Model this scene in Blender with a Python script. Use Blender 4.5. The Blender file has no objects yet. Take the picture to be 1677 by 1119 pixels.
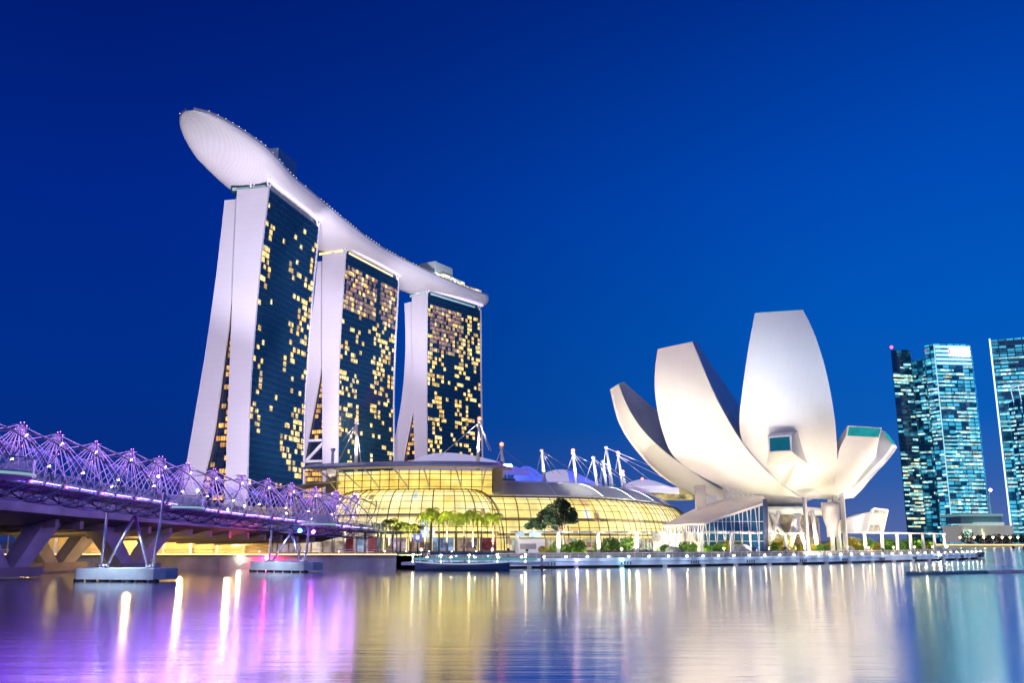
import bpy, math, random
from math import sin, cos, tan, pi, atan, atan2, sqrt, radians as R
from mathutils import Vector as V, Matrix
random.seed(11)
sc = bpy.context.scene
col = sc.collection

# ---------------------------------------------------------------- camera
FPX, CX, CY = 1500.0, 838.5, 559.5
TH = atan((887 - CY) / FPX)
CAM = V((0, 0, 5.0))
cd = bpy.data.cameras.new('camera')
cam = bpy.data.objects.new('camera', cd)
col.objects.link(cam)
cam.location = CAM
cam.rotation_euler = (pi / 2 + TH, 0, 0)
cd.sensor_width = 36.0
cd.lens = 36.0 * FPX / 1677.0
cd.clip_start = 0.5
cd.clip_end = 30000
sc.camera = cam
sc.view_settings.view_transform = 'Standard'
sc.view_settings.look = 'None'
sc.view_settings.exposure = 0.15
sc.view_settings.gamma = 1.0
sc.cycles.use_denoising = True
sc.cycles.sample_clamp_indirect = 80.0
sc.cycles.sample_clamp_direct = 0.0
sc.cycles.max_bounces = 6
sc.cycles.transparent_max_bounces = 16
sc.cycles.caustics_reflective = False
sc.cycles.caustics_refractive = False

# ---------------------------------------------------------------- world: dusk sky, deep blue overhead, brighter to the right
w = bpy.data.worlds.new('World')
sc.world = w
w.use_nodes = True
nt = w.node_tree
nt.nodes.clear()
def wn(t, **k):
    n = nt.nodes.new(t)
    for a, b in k.items(): setattr(n, a, b)
    return n
tc = wn('ShaderNodeTexCoord')
sep = wn('ShaderNodeSeparateXYZ')
nt.links.new(tc.outputs['Generated'], sep.inputs[0])
def ramp(stops):
    r = wn('ShaderNodeValToRGB')
    e = r.color_ramp.elements
    while len(e) > 1: e.remove(e[-1])
    e[0].position, e[0].color = stops[0][0], (*stops[0][1], 1)
    for p, c in stops[1:]:
        x = e.new(p); x.color = (*c, 1)
    return r
def lin(r, g, b):
    f = lambda c: ((c / 255 + .055) / 1.055) ** 2.4 if c > 10 else c / 255 / 12.92
    return (f(r), f(g), f(b))
# elevation ramps (z of the direction) on the dark side and on the bright (city) side
rl = ramp([(0.0, lin(26, 50, 118)), (0.07, lin(6, 44, 126)), (0.16, lin(0, 46, 136)), (0.34, lin(0, 38, 136)), (0.52, lin(0, 26, 110)), (1.0, lin(0, 14, 70))])
rr = ramp([(0.0, lin(88, 106, 162)), (0.06, lin(48, 94, 170)), (0.12, lin(10, 90, 181)), (0.22, lin(0, 87, 185)), (0.36, lin(0, 74, 180)), (0.56, lin(0, 44, 140)), (1.0, lin(0, 20, 86))])
nt.links.new(sep.outputs['Z'], rl.inputs[0])
nt.links.new(sep.outputs['Z'], rr.inputs[0])
mr = wn('ShaderNodeMapRange')
mr.inputs[1].default_value = -0.42
mr.inputs[2].default_value = 0.52
mr.interpolation_type = 'SMOOTHSTEP'
nt.links.new(sep.outputs['X'], mr.inputs[0])
mx = wn('ShaderNodeMix', data_type='RGBA')
nt.links.new(mr.outputs[0], mx.inputs['Factor'])
nt.links.new(rl.outputs[0], mx.inputs['A'])
nt.links.new(rr.outputs[0], mx.inputs['B'])
nz = wn('ShaderNodeTexNoise')
nz.inputs['Scale'].default_value = 2.2
nz.inputs['Detail'].default_value = 3
nt.links.new(tc.outputs['Generated'], nz.inputs['Vector'])
nm = wn('ShaderNodeMapRange')
nm.inputs[3].default_value = 0.90; nm.inputs[4].default_value = 1.10
nt.links.new(nz.outputs['Fac'], nm.inputs[0])
ml = wn('ShaderNodeMix', data_type='RGBA', blend_type='MULTIPLY')
ml.inputs['Factor'].default_value = 1
nt.links.new(mx.outputs['Result'], ml.inputs['A'])
nt.links.new(nm.outputs[0], ml.inputs['B'])
bg = wn('ShaderNodeBackground')
bg.inputs['Strength'].default_value = 0.92
nt.links.new(ml.outputs['Result'], bg.inputs['Color'])
wo = wn('ShaderNodeOutputWorld')
nt.links.new(bg.outputs[0], wo.inputs[0])

# one weak broad lamp: the last glow of the western sky behind the camera
sl = bpy.data.lights.new('dusk_glow', 'SUN')
sl.energy = 0.55
sl.angle = R(30)
sl.color = (0.86, 0.80, 1.0)
so = bpy.data.objects.new('dusk_glow', sl)
col.objects.link(so)
so.rotation_euler = (R(64), 0, R(-22))

# ---------------------------------------------------------------- pixel -> world helpers (used only to read sizes off the photograph)
def ray(px, py):
    cx, cy = (px - CX) / FPX, (CY - py) / FPX
    return V((cx, cos(TH) - cy * sin(TH), sin(TH) + cy * cos(TH)))
def at(px, py, y):
    d = ray(px, py)
    return CAM + d * (y / d.y)
def atz(px, py, z):
    d = ray(px, py)
    return CAM + d * ((z - CAM.z) / d.z)
def proj(p):
    q = V(p) - CAM
    dep = q.y * cos(TH) + q.z * sin(TH)
    up = -q.y * sin(TH) + q.z * cos(TH)
    return (CX + FPX * q.x / dep, CY - FPX * up / dep)
def lerp(a, b, t): return a + (b - a) * t
def interp(x, xs, ys):
    if x <= xs[0]: return ys[0]
    for i in range(1, len(xs)):
        if x <= xs[i]:
            return lerp(ys[i - 1], ys[i], (x - xs[i - 1]) / (xs[i] - xs[i - 1]))
    return ys[-1]
def resample(pts, n):
    L = [0]
    for a, b in zip(pts, pts[1:]): L.append(L[-1] + (V(b) - V(a)).length)
    out = []
    for i in range(n):
        s = L[-1] * i / (n - 1)
        k = 0
        while k < len(L) - 2 and L[k + 1] < s: k += 1
        t = (s - L[k]) / max(1e-9, L[k + 1] - L[k])
        out.append(V(pts[k]).lerp(V(pts[k + 1]), t))
    return out
def smooth(pts, n, it=1):
    # Catmull-Rom through pts, then n even samples
    P = [V(p) for p in pts]
    P = [P[0] * 2 - P[1]] + P + [P[-1] * 2 - P[-2]]
    o = []
    for i in range(1, len(P) - 2):
        for k in range(12):
            t = k / 12
            a, b, c, d = P[i - 1], P[i], P[i + 1], P[i + 2]
            o.append(0.5 * ((2 * b) + (c - a) * t + (2 * a - 5 * b + 4 * c - d) * t * t + (3 * b - a - 3 * c + d) * t ** 3))
    o.append(P[-2])
    return resample(o, n)
ORD = ['first', 'second', 'third', 'fourth', 'fifth', 'sixth', 'seventh', 'eighth', 'ninth', 'tenth', 'eleventh', 'twelfth',
       'thirteenth', 'fourteenth', 'fifteenth', 'sixteenth', 'seventeenth', 'eighteenth', 'nineteenth']
TENS = {2: ('twenty', 'twentieth'), 3: ('thirty', 'thirtieth'), 4: ('forty', 'fortieth'), 5: ('fifty', 'fiftieth'), 6: ('sixty', 'sixtieth'), 7: ('seventy', 'seventieth'), 8: ('eighty', 'eightieth')}
def nth(i):
    if i < 19: return ORD[i]
    n = i + 1
    t, u = divmod(n, 10)
    return TENS[t][1] if u == 0 else TENS[t][0] + '-' + ORD[u - 1]

# ---------------------------------------------------------------- objects
WL = {}
def tag(o, label=None, cat=None, group=None, kind=None):
    if label: o['label'] = label
    if cat: o['category'] = cat
    if group: o['group'] = group
    if kind: o['kind'] = kind
    return o
def thing(name, label, cat, loc=(0, 0, 0), group=None, rz=0):
    o = bpy.data.objects.new(name, None)
    o.empty_display_size = 0.5
    col.objects.link(o)
    o.location = loc
    o.rotation_euler = (0, 0, rz)
    WL[o.name] = V(loc)
    return tag(o, label, cat, group)
def copy_tree(o, parent=None):
    c = o.copy()
    col.objects.link(c)
    if parent is not None: c.parent = parent
    for k in [x for x in KIDS.get(o.name, [])]:
        copy_tree(k, c)
    return c
KIDS = {}
class MB:
    def __init__(s): s.v = []; s.f = []; s.uv = {}; s.sm = []
    def add(s, vs, fs, uvs=None, sm=False):
        b = len(s.v)
        s.v += [tuple(x) for x in vs]
        for i, f in enumerate(fs):
            if uvs: s.uv[len(s.f)] = uvs[i]
            s.f.append([b + k for k in f]); s.sm.append(sm)
    def box(s, c, d, rz=0, m=None):
        hx, hy, hz = d[0] / 2, d[1] / 2, d[2] / 2
        vs = []
        for z in (-hz, hz):
            for x, y in ((-hx, -hy), (hx, -hy), (hx, hy), (-hx, hy)):
                p = V((x, y, z))
                if m: p = m @ p
                elif rz: p = V((x * cos(rz) - y * sin(rz), x * sin(rz) + y * cos(rz), z))
                vs.append(p + V(c))
        s.add(vs, [(3, 2, 1, 0), (4, 5, 6, 7), (0, 1, 5, 4), (1, 2, 6, 5), (2, 3, 7, 6), (3, 0, 4, 7)])
    def bar(s, p, q, r, n=6, r2=None, cap=True):
        p, q = V(p), V(q)
        d = q - p
        if d.length < 1e-6: return
        d.normalize()
        a = d.cross(V((0, 0, 1))) if abs(d.z) < .95 else d.cross(V((1, 0, 0)))
        a.normalize(); b = d.cross(a)
        r2 = r if r2 is None else r2
        vs = []
        for c, rr in ((p, r), (q, r2)):
            for k in range(n):
                t = 2 * pi * k / n
                vs.append(c + (a * cos(t) + b * sin(t)) * rr)
        fs = [(k, (k + 1) % n, n + (k + 1) % n, n + k) for k in range(n)]
        if cap: fs += [tuple(range(n - 1, -1, -1)), tuple(range(n, 2 * n))]
        s.add(vs, fs, sm=False if n < 6 else True)
    def beam(s, p, q, wdt, hgt):
        p, q = V(p), V(q)
        d = (q - p).normalized()
        a = d.cross(V((0, 0, 1)))
        a = a.normalized() if a.length > .01 else V((1, 0, 0))
        b = a.cross(d).normalized()
        vs = [c + a * (x * wdt / 2) + b * (y * hgt / 2) for c in (p, q) for x, y in ((-1, -1), (1, -1), (1, 1), (-1, 1))]
        s.add(vs, [(3, 2, 1, 0), (4, 5, 6, 7), (0, 1, 5, 4), (1, 2, 6, 5), (2, 3, 7, 6), (3, 0, 4, 7)])
    def tube(s, pts, r, n=6, closed=False):
        pts = [V(p) for p in pts]
        m = len(pts)
        vs = []
        for i, p in enumerate(pts):
            d = pts[min(i + 1, m - 1)] - pts[max(i - 1, 0)]
            d.normalize()
            a = d.cross(V((0, 0, 1))) if abs(d.z) < .97 else d.cross(V((1, 0, 0)))
            a.normalize(); b = d.cross(a)
            rr = r[i] if isinstance(r, (list, tuple)) else r
            for k in range(n):
                t = 2 * pi * k / n
                vs.append(p + (a * cos(t) + b * sin(t)) * rr)
        fs = []
        for i in range(m - 1):
            for k in range(n):
                fs.append((i * n + k, i * n + (k + 1) % n, (i + 1) * n + (k + 1) % n, (i + 1) * n + k))
        fs += [tuple(range(n - 1, -1, -1)), tuple(range((m - 1) * n, m * n))]
        s.add(vs, fs, sm=True)
    def grid(s, rows, uvs=None, sm=True, flip=False):
        nr, nc = len(rows), len(rows[0])
        vs = [p for r in rows for p in r]
        fs = []; us = []
        for i in range(nr - 1):
            for j in range(nc - 1):
                ix = [(i, j), (i, j + 1), (i + 1, j + 1), (i + 1, j)]
                if flip: ix.reverse()
                fs.append([a * nc + b for a, b in ix])
                if uvs: us.append([uvs[a][b] for a, b in ix])
        s.add(vs, fs, us if uvs else None, sm)
    def quad(s, a, b, c, d, uvs=None): s.add([a, b, c, d], [(0, 1, 2, 3)], [uvs] if uvs else None)
    def poly(s, pts): s.add(pts, [tuple(range(len(pts)))])
    def prism(s, pts, ext):
        # polygon pts extruded by vector ext (both V lists)
        n = len(pts); e = V(ext)
        vs = [V(p) for p in pts] + [V(p) + e for p in pts]
        fs = [tuple(range(n - 1, -1, -1)), tuple(range(n, 2 * n))] + [(k, (k + 1) % n, n + (k + 1) % n, n + k) for k in range(n)]
        s.add(vs, fs)
    def lathe(s, c, prof, n=12, sm=True):
        c = V(c); vs = []
        for r, z in prof:
            for k in range(n):
                t = 2 * pi * k / n
                vs.append(c + V((r * cos(t), r * sin(t), z)))
        fs = []
        for i in range(len(prof) - 1):
            for k in range(n):
                fs.append((i * n + k, i * n + (k + 1) % n, (i + 1) * n + (k + 1) % n, (i + 1) * n + k))
        fs += [tuple(range(n - 1, -1, -1)), tuple(range((len(prof) - 1) * n, len(prof) * n))]
        s.add(vs, fs, sm=sm)
    def ball(s, c, r, n=8, sz=1.0):
        s.lathe(c, [(max(.01, r * sin(pi * i / (n // 2 + 1))), -r * sz * cos(pi * i / (n // 2 + 1))) for i in range(n // 2 + 2)], n)
    def build(s, name, mat, parent=None, label=None, kind=None, root=None):
        me = bpy.data.meshes.new(name)
        o0 = WL[(root or parent).name] if (parent is not None or root is not None) else V((0, 0, 0))
        me.from_pydata([(x[0] - o0.x, x[1] - o0.y, x[2] - o0.z) for x in s.v], [], s.f)
        me.polygons.foreach_set('use_smooth', s.sm)
        if s.uv:
            ul = me.uv_layers.new(name='UVMap')
            for fi, us in s.uv.items():
                p = me.polygons[fi]
                for li, u in zip(p.loop_indices, us): ul.data[li].uv = u
        me.update()
        o = bpy.data.objects.new(name, me)
        col.objects.link(o)
        if mat: me.materials.append(mat)
        WL[o.name] = o0
        if parent is not None:
            o.parent = parent
            KIDS.setdefault(parent.name, []).append(o)
        if label: o['label'] = label
        if kind: o['kind'] = kind
        return o
def inst(src, name, parent, loc, rz=0, scale=None, kind=None):
    # another object sharing a mesh, local to its parent
    o = bpy.data.objects.new(name, src)
    col.objects.link(o)
    o.parent = parent
    o.location = loc
    o.rotation_euler = (0, 0, rz)
    if scale: o.scale = scale
    WL[o.name] = WL[parent.name]
    KIDS.setdefault(parent.name, []).append(o)
    return o

# ---------------------------------------------------------------- materials
def mat(name, c, rough=.6, metal=0., var=.15, vs=.5, spec=.5, bump=0., bs=4., emit=None, es=0.):
    m = bpy.data.materials.new(name); m.use_nodes = True
    n = m.node_tree.nodes; l = m.node_tree.links
    b = n['Principled BSDF']
    b.inputs['Roughness'].default_value = rough
    b.inputs['Metallic'].default_value = metal
    b.inputs['Specular IOR Level'].default_value = spec
    t = n.new('ShaderNodeTexCoord')
    z = n.new('ShaderNodeTexNoise'); z.inputs['Scale'].default_value = vs; z.inputs['Detail'].default_value = 4
    l.new(t.outputs['Object'], z.inputs['Vector'])
    r = n.new('ShaderNodeValToRGB')
    r.color_ramp.elements[0].position = .3; r.color_ramp.elements[1].position = .7
    r.color_ramp.elements[0].color = (*[x * (1 - var) for x in c], 1)
    r.color_ramp.elements[1].color = (*[min(1, x * (1 + var)) for x in c], 1)
    l.new(z.outputs['Fac'], r.inputs[0]); l.new(r.outputs[0], b.inputs['Base Color'])
    if bump:
        z2 = n.new('ShaderNodeTexNoise'); z2.inputs['Scale'].default_value = bs; z2.inputs['Detail'].default_value = 3
        l.new(t.outputs['Object'], z2.inputs['Vector'])
        bp = n.new('ShaderNodeBump'); bp.inputs['Strength'].default_value = bump; bp.inputs['Distance'].default_value = .2
        l.new(z2.outputs['Fac'], bp.inputs['Height']); l.new(bp.outputs[0], b.inputs['Normal'])
    if emit:
        b.inputs['Emission Color'].default_value = (*emit, 1); b.inputs['Emission Strength'].default_value = es
    return m
def glow(name, c, s):
    m = bpy.data.materials.new(name); m.use_nodes = True
    n = m.node_tree.nodes; b = n['Principled BSDF']
    b.inputs['Base Color'].default_value = (.5, .5, .5, 1)
    b.inputs['Emission Color'].default_value = (*c, 1); b.inputs['Emission Strength'].default_value = s
    return m
def win_mat(name, cols, s, cell=3.3, vary=.6, frame=True):
    # lit room behind glass: warm or cool light that differs from window to window, curtains, dark mullions
    m = bpy.data.materials.new(name); m.use_nodes = True
    n = m.node_tree.nodes; l = m.node_tree.links; b = n['Principled BSDF']
    b.inputs['Base Color'].default_value = (.02, .03, .04, 1); b.inputs['Roughness'].default_value = .15
    g = n.new('ShaderNodeNewGeometry')
    sn = n.new('ShaderNodeVectorMath'); sn.operation = 'SNAP'; sn.inputs[1].default_value = (cell, cell, cell)
    l.new(g.outputs['Position'], sn.inputs[0])
    wt = n.new('ShaderNodeTexWhiteNoise'); l.new(sn.outputs[0], wt.inputs['Vector'])
    r = n.new('ShaderNodeValToRGB'); e = r.color_ramp.elements
    e[0].color = (*cols[0], 1); e[1].color = (*cols[-1], 1)
    for i, c in enumerate(cols[1:-1]):
        x = e.new((i + 1) / (len(cols) - 1)); x.color = (*c, 1)
    l.new(wt.outputs['Value'], r.inputs[0])
    nz = n.new('ShaderNodeTexNoise'); nz.inputs['Scale'].default_value = .55; nz.inputs['Detail'].default_value = 2
    l.new(g.outputs['Position'], nz.inputs['Vector'])
    mp = n.new('ShaderNodeMapRange'); mp.inputs[1].default_value = .3; mp.inputs[2].default_value = .7
    mp.inputs[3].default_value = s * (1 - vary); mp.inputs[4].default_value = s * (1 + vary)
    l.new(nz.outputs['Fac'], mp.inputs[0])
    wt2 = n.new('ShaderNodeMapRange'); wt2.inputs[3].default_value = .35; wt2.inputs[4].default_value = 1.35
    sv = n.new('ShaderNodeSeparateColor'); l.new(wt.outputs['Color'], sv.inputs[0]); l.new(sv.outputs[2], wt2.inputs[0])
    mm = n.new('ShaderNodeMath'); mm.operation = 'MULTIPLY'; l.new(mp.outputs[0], mm.inputs[0]); l.new(wt2.outputs[0], mm.inputs[1]); mp = mm
    l.new(r.outputs[0], b.inputs['Emission Color'])
    if frame:
        uv = n.new('ShaderNodeTexCoord')
        br = n.new('ShaderNodeTexBrick'); br.offset = 0; br.inputs['Scale'].default_value = 1
        br.inputs['Mortar Size'].default_value = .09; br.inputs['Brick Width'].default_value = 1.35; br.inputs['Row Height'].default_value = 2.6
        br.inputs['Color1'].default_value = (1, 1, 1, 1); br.inputs['Color2'].default_value = (.8, .8, .8, 1); br.inputs['Mortar'].default_value = (.04, .03, .02, 1)
        l.new(uv.outputs['UV'], br.inputs['Vector'])
        mu = n.new('ShaderNodeMath'); mu.operation = 'MULTIPLY'
        l.new(mp.outputs[0], mu.inputs[0]); l.new(br.outputs['Color'], mu.inputs[1])
        l.new(mu.outputs[0], b.inputs['Emission Strength'])
    else:
        l.new(mp.outputs[0], b.inputs['Emission Strength'])
    return m
def curtain_mat(name, c, mull, bw, rh, rough=.12, mort=.12, lit=None, frac=0., ls=1., spec=.8):
    # dark glass curtain wall; UVs are metres; optional faint rooms lit behind it
    m = bpy.data.materials.new(name); m.use_nodes = True
    n = m.node_tree.nodes; l = m.node_tree.links; b = n['Principled BSDF']
    b.inputs['Roughness'].default_value = rough; b.inputs['Specular IOR Level'].default_value = spec
    uv = n.new('ShaderNodeTexCoord')
    br = n.new('ShaderNodeTexBrick'); br.offset = 0; br.inputs['Scale'].default_value = 1
    br.inputs['Mortar Size'].default_value = mort; br.inputs['Brick Width'].default_value = bw; br.inputs['Row Height'].default_value = rh
    br.inputs['Color1'].default_value = (*c, 1); br.inputs['Color2'].default_value = (*[x * .6 for x in c], 1); br.inputs['Mortar'].default_value = (*mull, 1)
    l.new(uv.outputs['UV'], br.inputs['Vector']); l.new(br.outputs['Color'], b.inputs['Base Color'])
    nz = n.new('ShaderNodeTexNoise'); nz.inputs['Scale'].default_value = .35; nz.inputs['Detail'].default_value = 2
    l.new(uv.outputs['UV'], nz.inputs['Vector'])
    bp = n.new('ShaderNodeBump'); bp.inputs['Strength'].default_value = .12; bp.inputs['Distance'].default_value = .3
    l.new(nz.outputs['Fac'], bp.inputs['Height']); l.new(bp.outputs[0], b.inputs['Normal'])
    if lit:
        sn = n.new('ShaderNodeVectorMath'); sn.operation = 'SNAP'; sn.inputs[1].default_value = (bw, rh, 1)
        l.new(uv.outputs['UV'], sn.inputs[0])
        wt = n.new('ShaderNodeTexWhiteNoise'); l.new(sn.outputs[0], wt.inputs['Vector'])
        n2 = n.new('ShaderNodeTexNoise'); n2.inputs['Scale'].default_value = .06; n2.inputs['Detail'].default_value = 3
        l.new(uv.outputs['UV'], n2.inputs['Vector'])
        ad = n.new('ShaderNodeMath'); ad.operation = 'MULTIPLY_ADD'; ad.inputs[1].default_value = .9; l.new(n2.outputs['Fac'], ad.inputs[0]); l.new(wt.outputs['Value'], ad.inputs[2])
        mp = n.new('ShaderNodeMapRange'); mp.inputs[1].default_value = 1.45 - frac; mp.inputs[2].default_value = 1.55 - frac + .25
        mp.inputs[3].default_value = 0; mp.inputs[4].default_value = ls
        l.new(ad.outputs[0], mp.inputs[0])
        mu = n.new('ShaderNodeMath'); mu.operation = 'MULTIPLY'
        iv = n.new('ShaderNodeMath'); iv.operation = 'SUBTRACT'; iv.inputs[0].default_value = 1; l.new(br.outputs['Fac'], iv.inputs[1])
        l.new(mp.outputs[0], mu.inputs[0]); l.new(iv.outputs[0], mu.inputs[1])
        b.inputs['Emission Color'].default_value = (*lit, 1); l.new(mu.outputs[0], b.inputs['Emission Strength'])
    return m
def panel_mat(name, c, bw, rh, rough=.5, mort=.04, dark=.75, metal=0.):
    # smooth cladding with thin joints (UV in metres)
    m = bpy.data.materials.new(name); m.use_nodes = True
    n = m.node_tree.nodes; l = m.node_tree.links; b = n['Principled BSDF']
    b.inputs['Roughness'].default_value = rough; b.inputs['Metallic'].default_value = metal
    uv = n.new('ShaderNodeTexCoord')
    br = n.new('ShaderNodeTexBrick'); br.offset = .5; br.inputs['Scale'].default_value = 1
    br.inputs['Mortar Size'].default_value = mort; br.inputs['Brick Width'].default_value = bw; br.inputs['Row Height'].default_value = rh
    br.inputs['Color1'].default_value = (*c, 1); br.inputs['Color2'].default_value = (*[x * .985 for x in c], 1); br.inputs['Mortar'].default_value = (*[x * dark for x in c], 1)
    l.new(uv.outputs['UV'], br.inputs['Vector']); 
    nz = n.new('ShaderNodeTexNoise'); nz.inputs['Scale'].default_value = .08; nz.inputs['Detail'].default_value = 5
    l.new(uv.outputs['UV'], nz.inputs['Vector'])
    mx = n.new('ShaderNodeMix'); mx.data_type = 'RGBA'; mx.blend_type = 'MULTIPLY'; mx.inputs['Factor'].default_value = .16
    l.new(br.outputs['Color'], mx.inputs['A']); l.new(nz.outputs['Color'], mx.inputs['B'])
    hs = n.new('ShaderNodeHueSaturation'); hs.inputs['Saturation'].default_value = .5; hs.inputs['Value'].default_value = 1.06
    l.new(mx.outputs['Result'], hs.inputs['Color'])
    l.new(hs.outputs[0], b.inputs['Base Color'])
    return m

WARM = (1.0, .62, .22); GOLD = (1.0, .70, .20); PURP = (.42, .08, 1.0); MAG = (.85, .12, 1.0); BLUE = (.08, .22, 1.0); RED = (1, .06, .03); CYAN = (.15, .75, 1.0)
M = {}
M['white_panel'] = panel_mat('white_cladding', (.80, .79, .78), 3.4, 7.5, .45, .05, .91)
M['tower_end'] = panel_mat('tower_end_cladding', (.62, .59, .65), 90.0, 3.3, .55, .07, .88)
M['hull'] = panel_mat('hull_cladding', (.74, .71, .76), 3.0, 1.6, .35, .11, .62)
M['tower_glass'] = curtain_mat('tower_glass', (.004, .022, .046), (.015, .045, .075), 1.5, 3.3, .10, .10)
M['atrium_glass'] = curtain_mat('atrium_glass', (.01, .02, .05), (.03, .03, .04), 2.2, 3.3, .15, .16)
M['win_warm'] = win_mat('warm_lit_room', [(1, .52, .10), (1, .68, .18), (1, .80, .36), (1, .60, .14)], 1.45, 3.2, .5)
M['win_dim'] = win_mat('dim_lit_room', [(.8, .36, .26), (.9, .55, .30), (.62, .34, .50), (1, .66, .40)], .50, 3.2, .5)
M['win_orange'] = win_mat('orange_lit_room', [(1, .42, .06), (1, .58, .12), (1, .50, .10)], 1.15, 3.2, .5)
M['win_cyan'] = win_mat('cool_lit_office', [(.10, .62, .80), (.30, .85, .90), (.75, .95, .80), (.16, .66, .95)], 1.15, 4.4, .45, False)
M['win_yel'] = win_mat('yellow_lit_office', [(.9, .8, .35), (.5, .9, .7), (1, .85, .45)], 1.1, 4.4, .4, False)
M['white_metal'] = mat('white_painted_steel', (.78, .78, .80), .4, 0, .06)
M['steel'] = mat('stainless_steel', (.62, .60, .66), .28, .85, .08)
M['dark_steel'] = mat('dark_steel', (.10, .09, .13), .4, .6, .2)
M['concrete'] = mat('concrete', (.36, .34, .33), .8, 0, .18, .3, bump=.2)
M['floor_band'] = mat('floor_band', (.02, .06, .10), .4, .3, .2)
M['concrete_dark'] = mat('weathered_concrete', (.46, .48, .52), .85, 0, .3, .25, bump=.3)
M['cap'] = mat('painted_pile_cap', (.66, .74, .80), .6, 0, .14, .5, bump=.1)
M['deck'] = mat('deck_boards', (.30, .28, .27), .7, 0, .2, .8)
M['grey_roof'] = mat('grey_metal_roof', (.60, .61, .58), .6, 0, .08, .2)
M['dark_rubber_and_shade'] = mat('dark_rubber_and_shade', (.02, .02, .025), .7)
M['bark'] = mat('palm_bark', (.30, .24, .18), .85, 0, .25, 3)
M['frond'] = mat('palm_frond', (.13, .19, .02), .5, 0, .35, .8)
M['leaf'] = mat('dark_leaf', (.012, .040, .022), .6, 0, .5, .6)
M['shrub'] = mat('shrub_leaf', (.07, .16, .015), .55, 0, .5, .9)
M['shrub_y'] = mat('yellow_shrub_leaf', (.26, .22, .015), .55, 0, .4, .9)
def translucent(m, c, f):
    n = m.node_tree.nodes; l = m.node_tree.links
    out = [x for x in n if x.type == 'OUTPUT_MATERIAL'][0]; b = n['Principled BSDF']
    t = n.new('ShaderNodeBsdfTranslucent'); t.inputs['Color'].default_value = (*c, 1)
    x = n.new('ShaderNodeMixShader'); x.inputs[0].default_value = f
    l.new(b.outputs[0], x.inputs[1]); l.new(t.outputs[0], x.inputs[2]); l.new(x.outputs[0], out.inputs[0])
translucent(M['frond'], (.30, .42, .03), .5); translucent(M['shrub'], (.12, .30, .03), .4); translucent(M['leaf'], (.03, .10, .04), .3)
M['stone'] = mat('grey_boulder', (.30, .31, .34), .8, 0, .25, 1.2, bump=.5)

# ================================================================ SETTING
# water
def water_mat():
    m = bpy.data.materials.new('water'); m.use_nodes = True
    n = m.node_tree.nodes; l = m.node_tree.links; b = n['Principled BSDF']
    b.inputs['Base Color'].default_value = (.93, .95, .97, 1)
    b.inputs['Roughness'].default_value = .17
    b.inputs['IOR'].default_value = 1.75
    t = n.new('ShaderNodeTexCoord')
    h = []
    for sx, sy, s, d in ((.05, .55, 1.0, 3), (.5, 2.6, 1.0, 2), (.012, .03, 1.0, 2)):
        mp = n.new('ShaderNodeMapping'); mp.inputs['Scale'].default_value = (sx, sy, 1)
        l.new(t.outputs['Object'], mp.inputs['Vector'])
        z = n.new('ShaderNodeTexNoise'); z.inputs['Scale'].default_value = s; z.inputs['Detail'].default_value = d
        l.new(mp.outputs[0], z.inputs['Vector']); h.append(z)
    a = n.new('ShaderNodeMath'); a.operation = 'MULTIPLY_ADD'; a.inputs[1].default_value = .30
    l.new(h[1].outputs['Fac'], a.inputs[0]); l.new(h[0].outputs['Fac'], a.inputs[2])
    bp = n.new('ShaderNodeBump'); bp.inputs['Strength'].default_value = .20; bp.inputs['Distance'].default_value = .12
    l.new(a.outputs[0], bp.inputs['Height']); l.new(bp.outputs[0], b.inputs['Normal'])
    r = n.new('ShaderNodeMapRange'); r.inputs[1].default_value = .35; r.inputs[2].default_value = .65
    r.inputs[3].default_value = .13; r.inputs[4].default_value = .17
    l.new(h[2].outputs['Fac'], r.inputs[0]); l.new(r.outputs[0], b.inputs['Roughness'])
    b.inputs['Metallic'].default_value = .95
    return m
mb = MB(); mb.quad((-9000, -3000, 0), (9000, -3000, 0), (9000, 14000, 0), (-9000, 14000, 0))
tag(mb.build('water', water_mat()), kind='structure')

# promenade edge in front of the museum (front face of the floating walkway, read off the photograph)
PW = [atz(x, y, 0) for x, y in ((700, 932.5), (850, 931.5), (1000, 930), (1120, 928.6), (1200, 927), (1310, 925), (1400, 922.7), (1500, 920), (1580, 917), (1612, 915.4))]
PW = smooth([(p.x, p.y, 0) for p in PW], 60)
def off(path, d):
    # shift a plan polyline to its left (away from the water) by d
    o = []
    for i, p in enumerate(path):
        a, b = path[max(0, i - 1)], path[min(len(path) - 1, i + 1)]
        t = (b - a).normalized()
        o.append(V((p.x - t.y * d, p.y + t.x * d, p.z)))
    return o
GZ = 2.4   # level of the quay
QY = 172.0
# ground behind the quay
back = off(PW, 7.5)
edge = [V((-900, QY + 0.3, 0)), V((-300, QY + .3, 0)), V((back[0].x - 6, QY + .3, 0))] + [p for p in back[::3]] + [V((138, 262, 0)), V((150, 330, 0)), V((205, 520, 0)), V((250, 842, 0)), V((700, 842, 0)), V((1800, 760, 0)), V((6000, 700, 0)), V((6000, 13000, 0)), V((-6000, 13000, 0)), V((-6000, QY + .3, 0))]
mb = MB(); mb.poly([V((p.x, p.y, GZ - .05)) for p in edge])
ground_m = mat('paving', (.24, .22, .21), .75, 0, .25, .05)
tag(mb.build('ground', ground_m), kind='structure')

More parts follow.
